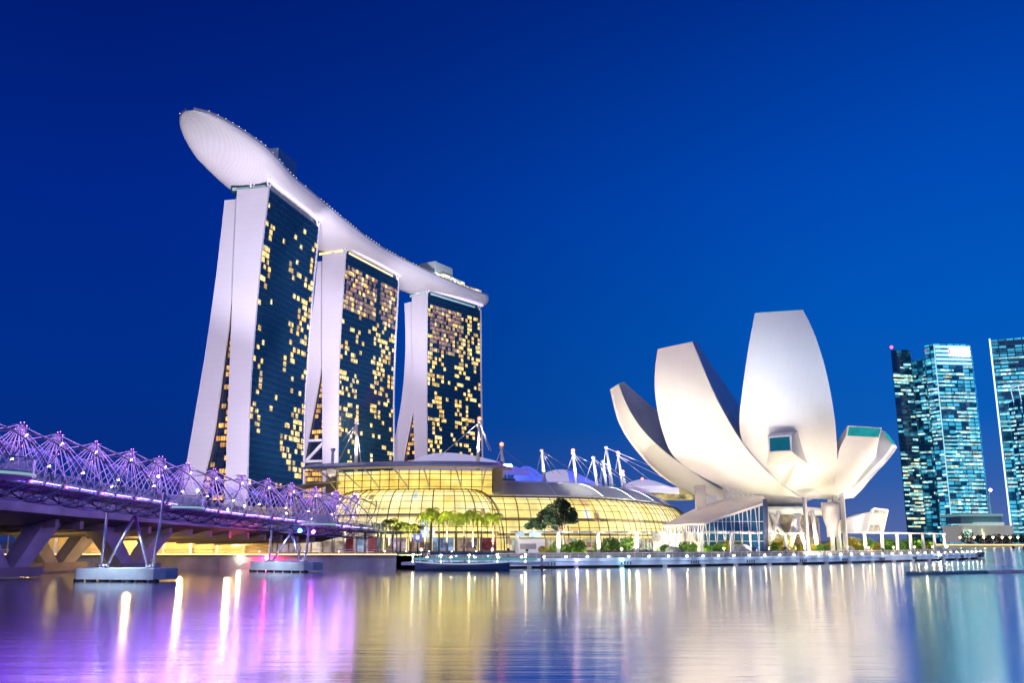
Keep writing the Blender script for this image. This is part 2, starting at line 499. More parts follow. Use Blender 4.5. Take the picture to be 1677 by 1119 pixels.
# quay wall: concrete panels with a coping
qw = thing('quay_wall', 'long dark concrete quay wall along the water behind the two bridges', 'quay wall', (-150, QY, 0))
x1 = back[0].x - 4
mb = MB(); mb.box(((x1 - 420) / 2, QY + .3, .55), (x1 + 420, 1.0, 3.3)); mb.build('wall', M['concrete_dark'], qw)
mb = MB(); mb.box(((x1 - 420) / 2, QY + .2, GZ + .02), (x1 + 420, 1.7, .35)); mb.build('coping', M['concrete'], qw)
mb = MB()
for i in range(70): mb.box((x1 - 2 - i * 6, QY - .23, .6), (.35, .1, 2.7))
mb.build('buttress', M['concrete_dark'], qw)
# low handrail with warm strip light along the quay
hr = thing('quay_railing', 'thin pale railing running along the top of the dark quay wall', 'railing', (-150, QY + .6, GZ))
mb = MB()
for i in range(150):
    x = x1 - 1 - i * 2.2
    mb.bar((x, QY + .7, GZ), (x, QY + .7, GZ + 1.1), .035, 4)
mb.build('post', M['white_metal'], hr, kind='stuff')
mb = MB(); mb.bar((x1, QY + .7, GZ + 1.1), (x1 - 330, QY + .7, GZ + 1.1), .05, 5); mb.bar((x1, QY + .7, GZ + .6), (x1 - 330, QY + .7, GZ + .6), .03, 4)
mb.build('handrail', M['white_metal'], hr)
mb = MB(); mb.box((x1 - 165, QY + .5, GZ + .24), (330, .12, .08)); mb.build('strip_light', glow('warm_strip', WARM, 4.5), hr)

# ---- hotel towers
def plane_hit(px, py, o, vd):
    # intersect pixel ray with the vertical plane through o along horizontal vd -> (v, z)
    d = ray(px, py)
    n = V((-vd.y, vd.x, 0))
    t = (o - CAM).dot(n) / d.dot(n)
    p = CAM + d * t
    return (p - o).dot(vd), p.z
TOWERS = []
def tower(key, near, far, WR, WLf, ER, EL, label, seed, lit, apex_py, side_gold, crown_col):
    rnd = random.Random(seed)
    HT = 188.0
    O = atz(*near, HT); F = atz(*far, HT)
    u = F - O; u.z = 0; L = u.length; u.normalize()
    vd = V((-u.y, u.x, 0))
    O = V((O.x, O.y, 0))
    t = thing('hotel_tower', label, 'tower', (O.x, O.y, GZ))
    def prof(pts):
        q = sorted((plane_hit(x, y, O, vd)[::-1] for x, y in pts))
        zs, vs = [a for a, b in q], [b for a, b in q]
        def f(z):
            if z < zs[0]:
                k = (vs[1] - vs[0]) / max(1, zs[1] - zs[0]); return vs[0] + k * (z - zs[0])
            return interp(z, zs, vs)
        # smooth a little
        return lambda z: (f(z) + f(z - 5) + f(z + 5) + f(z - 10) + f(z + 10)) / 5 if 14 < z < 175 else f(z)
    fWR, fWL, fER, fEL = prof(WR), prof(WLf), prof(ER), prof(EL)
    za = plane_hit(*[(x, y) for x, y in ER if y == apex_py][0], O, vd)[1]
    zt = {'w': HT, 'e': plane_hit(*EL[0], O, vd)[1]}
    P = lambda uu, vv, z: O + u * uu + vd * vv + V((0, 0, z))
    def slab(u0, u1, fr, fl, z0, z1, name, m, sides=True):
        mb = MB(); nz = 40
        zs = [lerp(z0, z1, i / nz) for i in range(nz + 1)]
        ringpts = lambda z: [P(u0, fr(z), z), P(u1, fr(z), z), P(u1, fl(z), z), P(u0, fl(z), z)]
        rr = [ringpts(z) for z in zs]
        wid = [0, abs(u1 - u0)]
        for k, (a, b) in enumerate(((0, 1), (1, 2), (2, 3), (3, 0))):
            rows = [[r[a], r[b]] for r in rr]
            span = abs(u1 - u0) if k in (0, 2) else None
            uvs = [[(0 if span else 0, z), (span if span else (fl(z) - fr(z)), z)] for z in zs]
            mb.grid(rows, uvs, sm=False, flip=False)
        mb.poly(rr[-1]); mb.poly(rr[0][::-1])
        return mb.build(name, m, t)
    g = .5
    # west leg
    slab(1.4, L - 1.4, lambda z: fWR(z) + g, lambda z: fWL(z) - g, GZ, HT - .6, 'curtain_wall', M['tower_glass'])
    slab(0, 1.4, fWR, fWL, GZ, HT, 'end_wall', M['tower_end'])
    slab(L - 1.4, L, fWR, fWL, GZ, HT, 'end_wall', M['tower_end'])
    fR = lambda z: max(fER(z) + .5, fWL(z) + .55)
    fRi = lambda z: fR(z) + g
    e0 = 2.6
    slab(e0 + 1.4, L - 1.4, fRi, lambda z: fEL(z) - g, GZ, zt['e'] - .6, 'curtain_wall', M['tower_glass'])
    slab(e0, e0 + 1.4, fR, fEL, GZ, zt['e'], 'end_wall', M['tower_end'])
    slab(L - 2.9, L - 1.5, fR, fEL, GZ, zt['e'] - .3, 'end_wall', M['tower_end'])
    # glass between the legs
    slab(4.5, L - 4.5, lambda z: fWL(z) - .3, lambda z: max(fWL(z) - .2, fER(z) + .3), GZ, za, 'atrium_wall', M['atrium_glass'])
    # crown: recessed glass storey that carries the sky deck
    ct = HT + 6
    mb = MB()
    q0 = [P(2.5, fWR(HT) + 2, HT), P(L - 2.5, fWR(HT) + 2, HT), P(L - 2.5, fWL(HT) + 5, HT), P(2.5, fWL(HT) + 5, HT)]
    mb.prism(q0, (0, 0, ct - HT)); mb.build('crown', mat('crown_glass_' + key, (.01, .06, .07), .2, 0, .3, .3), t)
    mb = MB()
    gm = glow('crown_light_' + key, crown_col[0], crown_col[1])
    if key != 'one':
        mb.box(q0[0].lerp(q0[1], .5) - vd * .2 + V((0, 0, 1.3)), (L * .8, .5, 1.2), atan2(u.y, u.x)); mb.build('crown_light', gm, t)
    mb = MB(); mb.box(q0[0].lerp(q0[3], .5) - u * .2 + V((0, 0, 1.5)), (.5, (q0[3] - q0[0]).length * .9, 1.6), atan2(u.y, u.x)); mb.build('crown_light', gm, t)
    # window units on the west facade
    az = atan2(u.y, u.x)
    def unit(wd, ht):
        mb = MB()
        vs = [(-wd / 2, -.3, -ht / 2), (wd / 2, -.3, -ht / 2), (wd / 2, .3, -ht / 2), (-wd / 2, .3, -ht / 2), (-wd / 2, -.3, ht / 2), (wd / 2, -.3, ht / 2), (wd / 2, .3, ht / 2), (-wd / 2, .3, ht / 2)]
        fu = [(0, 0), (wd, 0), (wd, ht), (0, ht)]
        mb.add(vs, [(0, 1, 5, 4), (1, 2, 6, 5), (2, 3, 7, 6), (3, 0, 4, 7), (4, 5, 6, 7), (3, 2, 1, 0)], [fu] * 6)
        return mb
    ncol = round(L / 2.7); cw = (L - 4) / ncol; fh = 3.3
    nfl = int((HT - 6) / fh)
    cells = []
    for i in range(2, nfl - 1):
        for j in range(ncol):
            z = GZ + (i + .5) * fh
            k, typ = lit((j + .5) / ncol, z / HT, rnd)
            if k: cells.append((z, 2 + (j + .5) * cw, typ))
    # the 100 largest in the picture (nearest end first) are parts of their own, the rest one part
    cells.sort(key=lambda c: c[1] + .12 * c[0])
    base = {}
    for k2 in ('win_warm', 'win_dim'):
        me = unit(cw * .88, fh * .80)
        tmp = bpy.data.meshes.new('window'); tmp.from_pydata(me.v, [], me.f)
        ul = tmp.uv_layers.new(name='UVMap')
        for fi, us in me.uv.items():
            for li, x in zip(tmp.polygons[fi].loop_indices, us): ul.data[li].uv = x
        tmp.materials.append(M[k2]); base[k2] = tmp
    rest = {'win_warm': MB(), 'win_dim': MB()}
    for n_, (z, uu, typ) in enumerate(cells):
        p = P(uu, fWR(z) + g - .05, z)
        if n_ < 60:
            inst(base[typ], 'window', t, p - t.location, az, (rnd.choice((.5, .75, 1, 1, 1.12)), 1, rnd.choice((.8, 1, 1, 1.1))))
        else:
            m_ = unit(cw * .88, fh * .80); rot = Matrix.Rotation(az, 3, 'Z')
            mb = rest[typ]
            mb.add([rot @ V(x) + p for x in m_.v], m_.f, [m_.uv[q] for q in range(6)])
    for k2, mb in rest.items():
        if mb.v: mb.build('window_field', M[k2], t, kind='stuff', label='many small lit windows' if k2 == 'win_warm' else 'dim lit upper windows')
    fbm = MB(); rot = Matrix.Rotation(az, 3, 'Z')
    for i in range(2, nfl + 1):
        z = GZ + i * fh
        if z < HT - 1: fbm.box(P(L / 2, fWR(z) + g - .1, z), (L - 3, .55, .32), az)
    fbm.build('floor_band', M['floor_band'], t, kind='stuff')
    # windows in the gap between the legs
    mb = MB(); z = GZ + 4
    goldtop = side_gold
    slot = 0
    while z < za - 6:
        a, b = fWL(z) + .4, fER(z) - .4
        wgap = b - a
        n_ = max(1, int(wgap / 2.6))
        for k in range(n_):
            if z < goldtop: on = True
            elif z < goldtop + 14 and goldtop > 20: on = False
            else: on = rnd.random() < (.75 if k == 0 else .42 if k == n_ - 1 else .25)
            if on:
                wv = wgap / n_ * .8
                c = P(4.35, a + wgap * (k + .5) / n_, z)
                m_ = unit(wv, fh * (.7 if z >= goldtop else .8)); rot = Matrix.Rotation(az + pi / 2, 3, 'Z')
                if slot < 38:
                    slot += 1
                    q = MB(); q.add([rot @ V(x) + c for x in m_.v], m_.f, [m_.uv[k2] for k2 in range(6)])
                    q.build('window', M['win_orange'], t)
                else:
                    mb.add([rot @ V(x) + c for x in m_.v], m_.f, [m_.uv[k2] for k2 in range(6)])
        z += fh
    if mb.v: mb.build('gap_window', M['win_orange'], t, kind='stuff')
    if goldtop > 20:
        mb = MB(); zz = goldtop + 2
        a0, b0 = P(3.9, fWL(zz) - .1, zz), P(3.9, fER(zz) + .1, zz)
        a1, b1 = P(3.9, fWL(zz + 13) - .1, zz + 13), P(3.9, fER(zz + 13) + .1, zz + 13)
        for p, q in ((a0, b0), (a1, b1), (a1, b0)): mb.beam(p, q, 1.2, 1.5)
        mb.build('cross_brace', M['white_metal'], t)
    TOWERS.append(dict(O=O, u=u, v=vd, L=L, P=P, fWR=fWR, fWL=fWL, fEL=fEL, HT=HT))
    return t

def lit1(x, z, r):
    cl = sin(x * 9 + z * 31) * sin(z * 47 + x * 3)
    if x < .16: return r.random() < (.34 if .30 < z < .96 and cl > -.1 else .10), 'win_warm'
    if x < .5: return r.random() < .012, 'win_warm'
    if x < .62: return r.random() < .10, 'win_warm'
    return r.random() < (.46 if cl > .0 else .10) * (1 if z > .2 else .6), 'win_warm'
def lit2(x, z, r):
    cl = sin(x * 7 + z * 29) * sin(z * 41 + x * 5)
    if z > .80: return (r.random() < .78 and not (.58 < x < .66)), 'win_dim' if r.random() < .8 else 'win_warm'
    if x < .32: return r.random() < (.38 if cl > .0 else .10), 'win_warm'
    if x < .55: return r.random() < .02, 'win_warm'
    return r.random() < (.46 if cl > 0 else .10), 'win_warm'
def lit3(x, z, r):
    cl = sin(x * 8 + z * 33 + 1) * sin(z * 37 + x * 4)
    if z > .76 and x < .62 and x > .06: return r.random() < .8, 'win_dim' if r.random() < .75 else 'win_warm'
    if x < .3: return r.random() < (.45 if cl > -.1 else .12), 'win_warm'
    if x < .52: return r.random() < .04, 'win_warm'
    return r.random() < (.44 if cl > 0 else .12), 'win_warm'
tower('one', (440, 306), (525, 372),
      [(440, 306), (426.6, 420), (417.6, 527), (411.6, 599), (407.6, 670), (405, 777)],
      [(388, 311), (382.5, 420), (381.2, 459), (380, 500), (377.2, 563), (374.7, 634), (371.5, 706), (369.4, 777)],
      [(383, 420), (381.2, 459), (374.7, 509), (365.8, 570), (356.9, 641.7), (348, 706), (341, 742), (335, 763)],
      [(363.7, 325), (353.3, 420), (347.5, 466), (339, 527), (330, 588), (315.8, 670), (299.7, 763)],
      'nearest and tallest looking hotel tower under the wide overhanging tip of the sky deck', 1, lit1, 459, 0, ((.05, .4, .42), .35))
tower('two', (566, 412), (655, 459),
      [(565.6, 412.5), (562, 465), (557, 540), (553.6, 622.6), (552.5, 763)],
      [(528, 416), (527.5, 480), (527, 566), (527.5, 660), (528, 763)],
      [(527.4, 500), (527, 566), (520, 620), (512, 663), (503.5, 706), (493.4, 763)],
      [(516, 427), (511, 491), (503, 540), (492, 620), (475, 706), (463, 763)],
      'middle hotel tower of the three, its splayed legs partly behind the nearest tower', 2, lit2, 566, 52, (GOLD, 1.1))
tower('three', (699, 480.5), (789, 508),
      [(698.8, 480.8), (697.7, 585), (697.8, 650), (698, 752)],
      [(674.4, 485.6), (673.5, 520), (675.5, 585), (675.9, 649), (679, 752)],
      [(673.4, 520), (675.9, 649), (670.7, 679), (665, 709), (659.4, 735), (655.7, 757.6)],
      [(658.3, 495.8), (660.5, 547.5), (659.4, 592.5), (655.7, 641), (648, 690), (639.5, 731), (637.8, 761)],
      'farthest hotel tower, beneath the blunt end of the sky deck', 3, lit3, 649, 44, ((.1, .55, .5), .4))

# ---- sky deck: a boat-shaped hull across the three towers
def skydeck():
    cs = []
    for T in TOWERS:
        mid = (T['fWR'](T['HT']) + T['fEL'](T['HT'] - 6)) / 2
        cs.append(T['O'] + T['u'] * (T['L'] / 2) + T['v'] * mid)
    T1, T2, T3 = TOWERS
    tip = cs[0] - T1['u'] * (T1['L'] / 2 + 60) + T1['v'] * -3
    end = cs[2] + T3['u'] * (T3['L'] / 2 + 9) + T3['v'] * 0
    n = 90
    path = smooth([tip, cs[0] - T1['u'] * 45 + T1['v'] * (-1), cs[0], cs[1], cs[2], end], n)
    t = thing('sky_deck', 'long white boat-shaped sky deck lying across the tops of the three hotel towers', 'sky deck', (cs[1].x, cs[1].y, 196))
    ZR = 199.8
    LT = (path[-1] - path[0]).length
    hull, rim, uv, rimuv = [], [], [], []
    s = 0
    fr = []
    for i, p in enumerate(path):
        if i: s += (p - path[i - 1]).length
        a, b = path[max(0, i - 1)], path[min(n - 1, i + 1)]
        tg = (b - a).normalized(); nv = V((-tg.y, tg.x, 0))
        e = min(1, (s + .3) / 62); hw = (18.2 + 2.2 * max(0, 1 - abs(s - 40) / 45)) * sqrt(max(0.0004, 1 - (1 - e) ** 2)) ** .92
        rem = sum((path[k + 1] - path[k]).length for k in range(i, n - 1))
        e2 = min(1, rem / 22); hw *= sqrt(max(.01, 1 - (1 - e2) ** 2.2)) * .25 + .75 if rem > .01 else .72
        d = 9.6 * (min(1, s / 70) ** .6) * (1 if rem > 6 else .72 + .28 * rem / 6)
        d = max(d, .35)
        zr = ZR + 4.0 * max(0, 1 - s / 75) ** 1.2
        m = 22
        row = []; ur = []
        for k in range(m + 1):
            an = pi * k / m
            c_ = cos(an); sn_ = sin(an)
            row.append(p + nv * (-hw * (abs(c_) ** .85 * (1 if c_ > 0 else -1))) + V((0, 0, zr - d * sn_ ** .75 if 0 < k < m else zr)))
            ur.append((s, hw * 1.25 * an))
        hull.append(row); uv.append(ur)
        fr.append((p, nv, hw, zr, s, tg))
    mb = MB(); mb.grid(hull, uv, sm=True)
    mb.add(hull[-1], [tuple(range(23))]); mb.add(hull[0], [tuple(range(22, -1, -1))])
    mb.build('hull', M['hull'], t)
    # deck plate and parapet
    mb = MB()
    mb.grid([[p + nv * -hw + V((0, 0, zr + .04)), p + nv * hw + V((0, 0, zr + .04))] for p, nv, hw, zr, s, tg in fr], sm=False, flip=True)
    mb.build('deck', M['deck'], t)
    mb = MB()
    for sd in (-1, 1):
        rows = [[p + nv * (sd * hw) + V((0, 0, zr)), p + nv * (sd * hw) + V((0, 0, zr + 1.3)), p + nv * (sd * (hw - .5 if hw > 1 else hw * .6)) + V((0, 0, zr + 1.3)), p + nv * (sd * (hw - .5 if hw > 1 else hw * .6)) + V((0, 0, zr + .1))] for p, nv, hw, zr, s, tg in fr]
        mb.grid(rows, sm=False, flip=sd > 0)
    mb.build('parapet', mat('parapet', (.42, .40, .42), .4, .2, .1), t)
    # rim lights along the deck edge
    lm = MB(); lm.ball((0, 0, 0), .20, 6)
    me = bpy.data.meshes.new('rim_light'); me.from_pydata(lm.v, [], lm.f); me.materials.append(glow('rim_lamp', (1, .88, .66), 1.5))
    k = 0
    for i in range(1, 84, 1):
        if random.random() < .3: continue
        p, nv, hw, zr, s, tg = fr[i]
        inst(me, 'rim_light', t, p - nv * (hw + .1) + V((0, 0, zr + 1.4)) - t.location)
    for i in range(1, 30, 2):
        p, nv, hw, zr, s, tg = fr[i]
        inst(me, 'rim_light', t, p + nv * (hw + .1) + V((0, 0, zr + 1.4)) - t.location)
    # LED strips below the hull, west side, thickened to glow like light washing it
    for T in TOWERS:
        mb = MB(); pts = []
        for k in range(13):
            uu = lerp(-1, T['L'] + 1, k / 12)
            pts.append(T['P'](uu, T['fWR'](T['HT']) - .2, T['HT'] + 4.0))
        mb.tube(pts, 1.0, 6); mb.build('led_wash_strip', glow('violet_strip', (.62, .55, 1.0), 1.15), t)
        mb = MB()
        for uu, vv in ((1.5, 1), (1.5, 11), (T['L'] - 2, 1)):
            a = T['P'](uu, T['fWR'](T['HT']) + vv, T['HT'] - .5)
            mb.bar(a, a + V((0, 0, 5)) - T['u'] * 1.5, .5, 6); mb.bar(a, a + V((0, 0, 5)) + T['u'] * 1.5 - T['v'] * 1.5, .5, 6)
        mb.build('support_strut', M['white_metal'], t)
    # rooftop volumes: glass lift cores and a lit restaurant terrace
    def block(i, lat, ln, wd, h, name, m, z0=0):
        p, nv, hw, zr, s, tg = fr[i]
        mb = MB(); mb.box(p + nv * lat + V((0, 0, zr + h / 2 + z0 + .05)), (ln, wd, h), atan2(tg.y, tg.x)); return mb.build(name, m, t)
    gb = mat('rooftop_glass_box', (.34, .44, .55), .3, .1, .1)
    block(21, -6, 22, 9, 17, 'lift_core', gb)
    block(75, -3, 24, 16, 15, 'lift_core', mat('rooftop_pale_box', (.36, .42, .42), .4, 0, .1))
    block(77, -12.5, 30, 5, 6.0, 'roof_terrace', win_mat('terrace_lit', [(1, .8, .45), (1, .9, .7), (.7, .8, .6)], 1.2, 4, .5, False))
    block(84, -10.5, 24, 5, 5.0, 'roof_terrace', win_mat('terrace_lit2', [(1, .6, .3), (1, .8, .5), (.8, .5, .4)], .9, 3, .6, False))
    block(44, -10, 34, 5, 2.6, 'pavilion_roof', M['grey_roof'])
    block(36, -12, 26, 4, 2.4, 'pavilion_roof', M['grey_roof'])
    p, nv, hw, zr, s, tg = fr[72]
    mb = MB(); mb.ball(p - nv * 13 + V((0, 0, zr + 3)), 1.6, 10); mb.build('bright_lamp', glow('deck_lamp', (.85, 1, .85), 30), t)
    # row of small trees on the roof garden
    mb = MB()
    for i in list(range(30, 66, 1)):
        p, nv, hw, zr, s, tg = fr[i]
        c = p - nv * (hw - 3.5) + V((0, 0, zr + 1.2))
        for q in range(16):
            a = V((random.gauss(0, 1.1), random.gauss(0, 1.1), random.uniform(.1, 2.2))) + c
            d1 = V((random.uniform(-1, 1), random.uniform(-1, 1), random.uniform(-1, 1))) * .8; d2 = V((random.uniform(-1, 1), random.uniform(-1, 1), random.uniform(-1, 1))) * .8
            mb.quad(a - d1, a + d2, a + d1, a - d2)
    mb.build('roof_garden', M['leaf'], t, kind='stuff')
    return t, fr
SKY, SKYFR = skydeck()

# ================================================================ PEDESTRIAN BRIDGE (twin spirals)
def helix_bridge():
    base = [(-54.0, 62), (-54.5, 82), (-53.4, 101), (-51.6, 111), (-49.4, 119), (-47.6, 129), (-44.6, 139.5), (-41.2, 148), (-37.4, 158), (-34.5, 164), (-31.5, 172), (-27.5, 182)]
    zc = lambda y: 18.5 - .0513 * max(y, 92) if y < 178 else 18.5 - .0513 * 178
    path = smooth([V((x, y, zc(y))) for x, y in base], 241)
    S = [0]
    for a, b in zip(path, path[1:]): S.append(S[-1] + (b - a).length)
    LT = S[-1]
    t = thing('spiral_footbridge', 'steel double spiral footbridge glowing purple and white, crossing to the shore on the left', 'footbridge', (-49, 119, 0))
    def frame(s):
        s = max(0, min(LT, s)); k = 0
        lo, hi = 0, len(S) - 2
        while lo < hi:
            m = (lo + hi + 1) // 2
            if S[m] <= s: lo = m
            else: hi = m - 1
        k = lo
        f = (s - S[k]) / (S[k + 1] - S[k])
        p = path[k].lerp(path[k + 1], f)
        tg = (path[min(k + 2, len(path) - 1)] - path[max(0, k - 1)]); tg.z = 0; tg.normalize()
        return p, tg, V((tg.y, -tg.x, 0))
    def pt(s, ph, r):
        p, tg, nv = frame(s)
        return p + nv * (r * cos(ph)) + V((0, 0, r * sin(ph)))
    # s of the first peak: centre line at y = 119
    s119 = min(range(len(path)), key=lambda i: abs(path[i].y - 119)); s119 = S[s119]
    SP = 6.72; PIT = 4 * SP
    ph0 = pi / 2 - 2 * pi * s119 / PIT
    RO, RI = 4.05, 3.35
    endS = LT - 2.5
    for k in range(4):
        mb = MB()
        n = 200
        mb.tube([pt(endS * i / n, ph0 + 2 * pi * (endS * i / n) / PIT + pi / 2 * k, RO) for i in range(n + 1)], .10, 6)
        mb.build('outer_spiral', M['steel'], t)
        mb = MB()
        mb.tube([pt(endS * i / n, -(ph0 + 2 * pi * (endS * i / n) / PIT) + pi + pi / 2 * k, RI) for i in range(n + 1)], .07, 6)
        mb.build('inner_spiral', M['dark_steel'], t)
    peaks = []
    s = s119 - 8 * SP
    while s < endS - 2:
        if s > 2: peaks.append(s)
        s += SP
    zd = -2.35   # deck below the axis
    dk = asin_ = math.asin(-.50)
    cab = M['cable']
    for s in peaks:
        top = pt(s, pi / 2, RO)
        mb = MB()
        # fans of rods to the deck edges on both sides
        for sd in (0, 1):
            for q in (-1.25, -.95, -.65, -.35, -.1, .15, .45, .8):
                ph = -.42 if sd == 0 else pi + .42
                st = s + (q if sd == 0 else -q) * SP
                mb.bar(top, pt(st, ph, RI + .1), .034, 4, cap=False)
        mb.build('cable_fan', cab, t)
        # rods from this peak to the spirals of the next bays: the tent-like net over the roof
        mb = MB()
        for q, ph in ((.5, 1.15), (.5, 2.0), (.85, .8), (.85, 2.3), (1.1, .5), (-.5, 1.15), (-.5, 2.0), (-.85, .7), (-.85, 2.4)):
            r = 3.2
            mb.bar(top, pt(s + q * SP, ph, r), .034, 4, cap=False)
        mb.build('roof_rods', cab, t)
        # short cap tying the crossing tubes at the peak
        mb = MB()
        mb.bar(pt(s - .55, pi / 2 - .13, RO), pt(s + .55, pi / 2 + .13, RO), .09, 6)
        mb.bar(pt(s - .35, pi / 2 + .16, RO + .02), pt(s + .35, pi / 2 - .16, RO + .02), .08, 6)
        mb.build('peak_joint', M['steel'], t)
    # lower hoops and cross bracing under the deck
    s = 1.0; i = 0
    while s < endS:
        mb = MB()
        mb.tube([pt(s, lerp(pi + .42, 2 * pi - .42, k / 14), RO - .05) for k in range(15)], .075 if i % 2 == 0 else .045, 6)
        mb.build('hoop', M['dark_steel'], t)
        s += SP / 2; i += 1
    mb = MB()
    s = 1.0
    rnd = random.Random(4)
    while s < endS - SP / 2:
        for a, b in ((3.6, 4.25), (4.25, 3.6), (4.25, 4.9), (4.9, 4.25), (4.9, 5.7), (5.7, 4.9)):
            mb.bar(pt(s, a, RO - .1), pt(s + SP / 2, b, RO - .1), .036, 4, cap=False)
            mb.bar(pt(s, a, RO - .1), pt(s + SP / 4, rnd.uniform(3.9, 5.5), 2.45), .03, 4, cap=False)
        for a in (3.7, 4.3, 4.71, 5.2, 5.7): 
            mb.bar(pt(s, a, 2.8 if abs(sin(a)) > .7 else 3.2), pt(s + SP / 2, a, 2.8 if abs(sin(a)) > .7 else 3.2), .06, 4, cap=False)
        s += SP / 2
    mb.build('truss_bracing', M['dark_steel'], t)
    # deck slab, edge beams, balustrades
    N = 120
    fr = [frame(LT * i / N) for i in range(N + 1)]
    mb = MB()
    w2 = 2.75
    rows = [[p + nv * -w2 + V((0, 0, zd)), p + nv * w2 + V((0, 0, zd)), p + nv * w2 + V((0, 0, zd - .35)), p + nv * -w2 + V((0, 0, zd - .35)), p + nv * -w2 + V((0, 0, zd))] for p, tg, nv in fr]
    mb.grid(rows, sm=False, flip=True); mb.build('deck', M['deck'], t)
    for sd in (-1, 1):
        mb = MB(); rows = [[p + nv * (sd * (w2 + .05)) + V((0, 0, zd + h)) for h in (.1, 1.25)] for p, tg, nv in fr]
        mb.grid(rows, sm=False); mb.build('balustrade', M['glass_rail'], t)
        mb = MB(); mb.tube([p + nv * (sd * (w2 + .05)) + V((0, 0, zd + 1.3)) for p, tg, nv in fr], .05, 5)
        mb.tube([p + nv * (sd * (w2 + .12)) + V((0, 0, zd - .18)) for p, tg, nv in fr], .16, 5); mb.build('handrail', M['white_metal'], t)
    mb = MB()
    mb.tube([p + nv * (w2 - .05) + V((0, 0, zd + .22)) for p, tg, nv in fr[:-4]], .05, 4)
    mb.build('deck_strip_light', glow('deck_strip', (.92, .88, 1), 3.0), t)
    for ph in (4.2, 5.35):  # glowing tubes added under the deck for a continuous violet water reflection
        mb = MB(); mb.tube([pt(LT * i / 150, ph, 2.9) for i in range(140)], .16, 5)
        mb.build('added_reflection_tube', glow('violet_reflection_glow', (.27, .035, 1), 6.0), t)
    p, tg, nv = frame(LT)
    mb = MB(); e_ = p + V((0, 0, zd)); f_ = V((-26.5, 210, 6.9))
    mb.add([e_ - nv * 2.7, e_ + nv * 2.7, f_ + nv * 2.7, f_ - nv * 2.7, e_ - nv * 2.7 - V((0, 0, .35)), e_ + nv * 2.7 - V((0, 0, .35)), f_ + nv * 2.7 - V((0, 0, .35)), f_ - nv * 2.7 - V((0, 0, .35))], [(0, 1, 2, 3), (7, 6, 5, 4), (0, 4, 5, 1), (1, 5, 6, 2), (2, 6, 7, 3), (3, 7, 4, 0)])
    mb.build('link_deck', M['concrete'], t)
    for q in (e_.lerp(f_, .1), e_.lerp(f_, .6)):
        for sd in (-1.8, 1.8):
            mb = MB(); c_ = q + nv * sd; mb.bar((c_.x, c_.y, GZ), (c_.x, c_.y, q.z - .3), .22, 8); mb.build('column', M['steel'], t)
    # balustrade posts
    mb = MB()
    for p, tg, nv in fr:
        for sd in (-1, 1): mb.bar(p + nv * sd * (w2 + .05) + V((0, 0, zd)), p + nv * sd * (w2 + .05) + V((0, 0, zd + 1.3)), .035, 4)
    mb.build('balustrade_post', M['white_metal'], t, kind='stuff')
    # glazed and perforated canopies over the walk
    cm = [M['canopy_blue'], M['canopy_violet']]
    for i, s in enumerate(peaks):
        if s + 5 > endS: continue
        mb = MB()
        rows = [[pt(s + 1 + 4.6 * a / 5, ph, 2.0 - .4 * abs(a - 2.5) / 2.5) for ph in [lerp(-.1, 1.7, k / 8) for k in range(9)]] for a in range(6)]
        mb.grid(rows, sm=True)
        mb.build('canopy', cm[(i * 7 % 5) % 2], t)
    # viewing pods bulging towards the bay
    for s, rad, ln in ((frame_s(path, S, 88), 5.5, 11.0), (frame_s(path, S, 128), 2.4, 6.5), (frame_s(path, S, 161), 3.2, 8)):
        p, tg, nv = frame(s)
        c = p + nv * w2 + V((0, 0, zd + .15))
        pd = MB(); top = []
        K = 14
        arc = [c + tg * (ln / 2 * -cos(pi * k / K)) + nv * (rad * sin(pi * k / K)) for k in range(K + 1)]
        pd.prism([q + V((0, 0, .05)) for q in arc], (0, 0, -.55)); pod = pd.build('viewing_pod', M['pod'], t)
        r_ = MB(); r_.grid([[q + V((0, 0, .1)), q + V((0, 0, 1.25))] for q in arc], sm=False); r_.build('glass_rail', M['glass_rail'], pod)
        r_ = MB(); r_.tube([q + V((0, 0, 1.3)) for q in arc], .06, 5); r_.build('rail', M['white_metal'], pod)
        r_ = MB(); r_.tube([q + V((0, 0, -.25)) + (q - c).normalized() * .06 for q in arc], .13, 5); r_.build('edge_light', glow('pod_edge_light', (.45, .70, .8), .5), pod)
    # LED lamps: up the near strands, at the deck nodes and below
    def lamp_mesh(nm, c, st, r):
        lm = MB(); lm.ball((0, 0, 0), r, 8)
        me = bpy.data.meshes.new(nm); me.from_pydata(lm.v, [], lm.f); me.materials.append(glow(nm, c, st)); return me
    lp = lamp_mesh('violet_led', (.80, .16, 1), 6.5, .052); lw = lamp_mesh('white_led', (1, .90, .95), 24, .08); lm_ = lamp_mesh('magenta_led', (.75, .10, 1), 9, .13); lb = lamp_mesh('blue_led', (.06, .35, 1), 60, .24)
    cnt = 0
    field = MB()
    for s in peaks:
        for dphi, src in ((0, lp), (-.30, lp), (-.62, lp), (-1.0, lw), (-1.35, lp), (-1.7, lw), (-2.15, lm_), (.4, lp)):
            ds = dphi / (2 * pi) * PIT
            if s + ds < 1: continue
            q = pt(s + ds, pi / 2 + dphi, RO + .22)
            if cnt < 100 and s > s119 - 5 * SP:
                inst(src, 'led_lamp', t, q - t.location); cnt += 1
            else: field.ball(q, .11, 6)
    field.build('led_field', glow('violet_led_field', (.62, .20, 1), 26), t, kind='stuff')
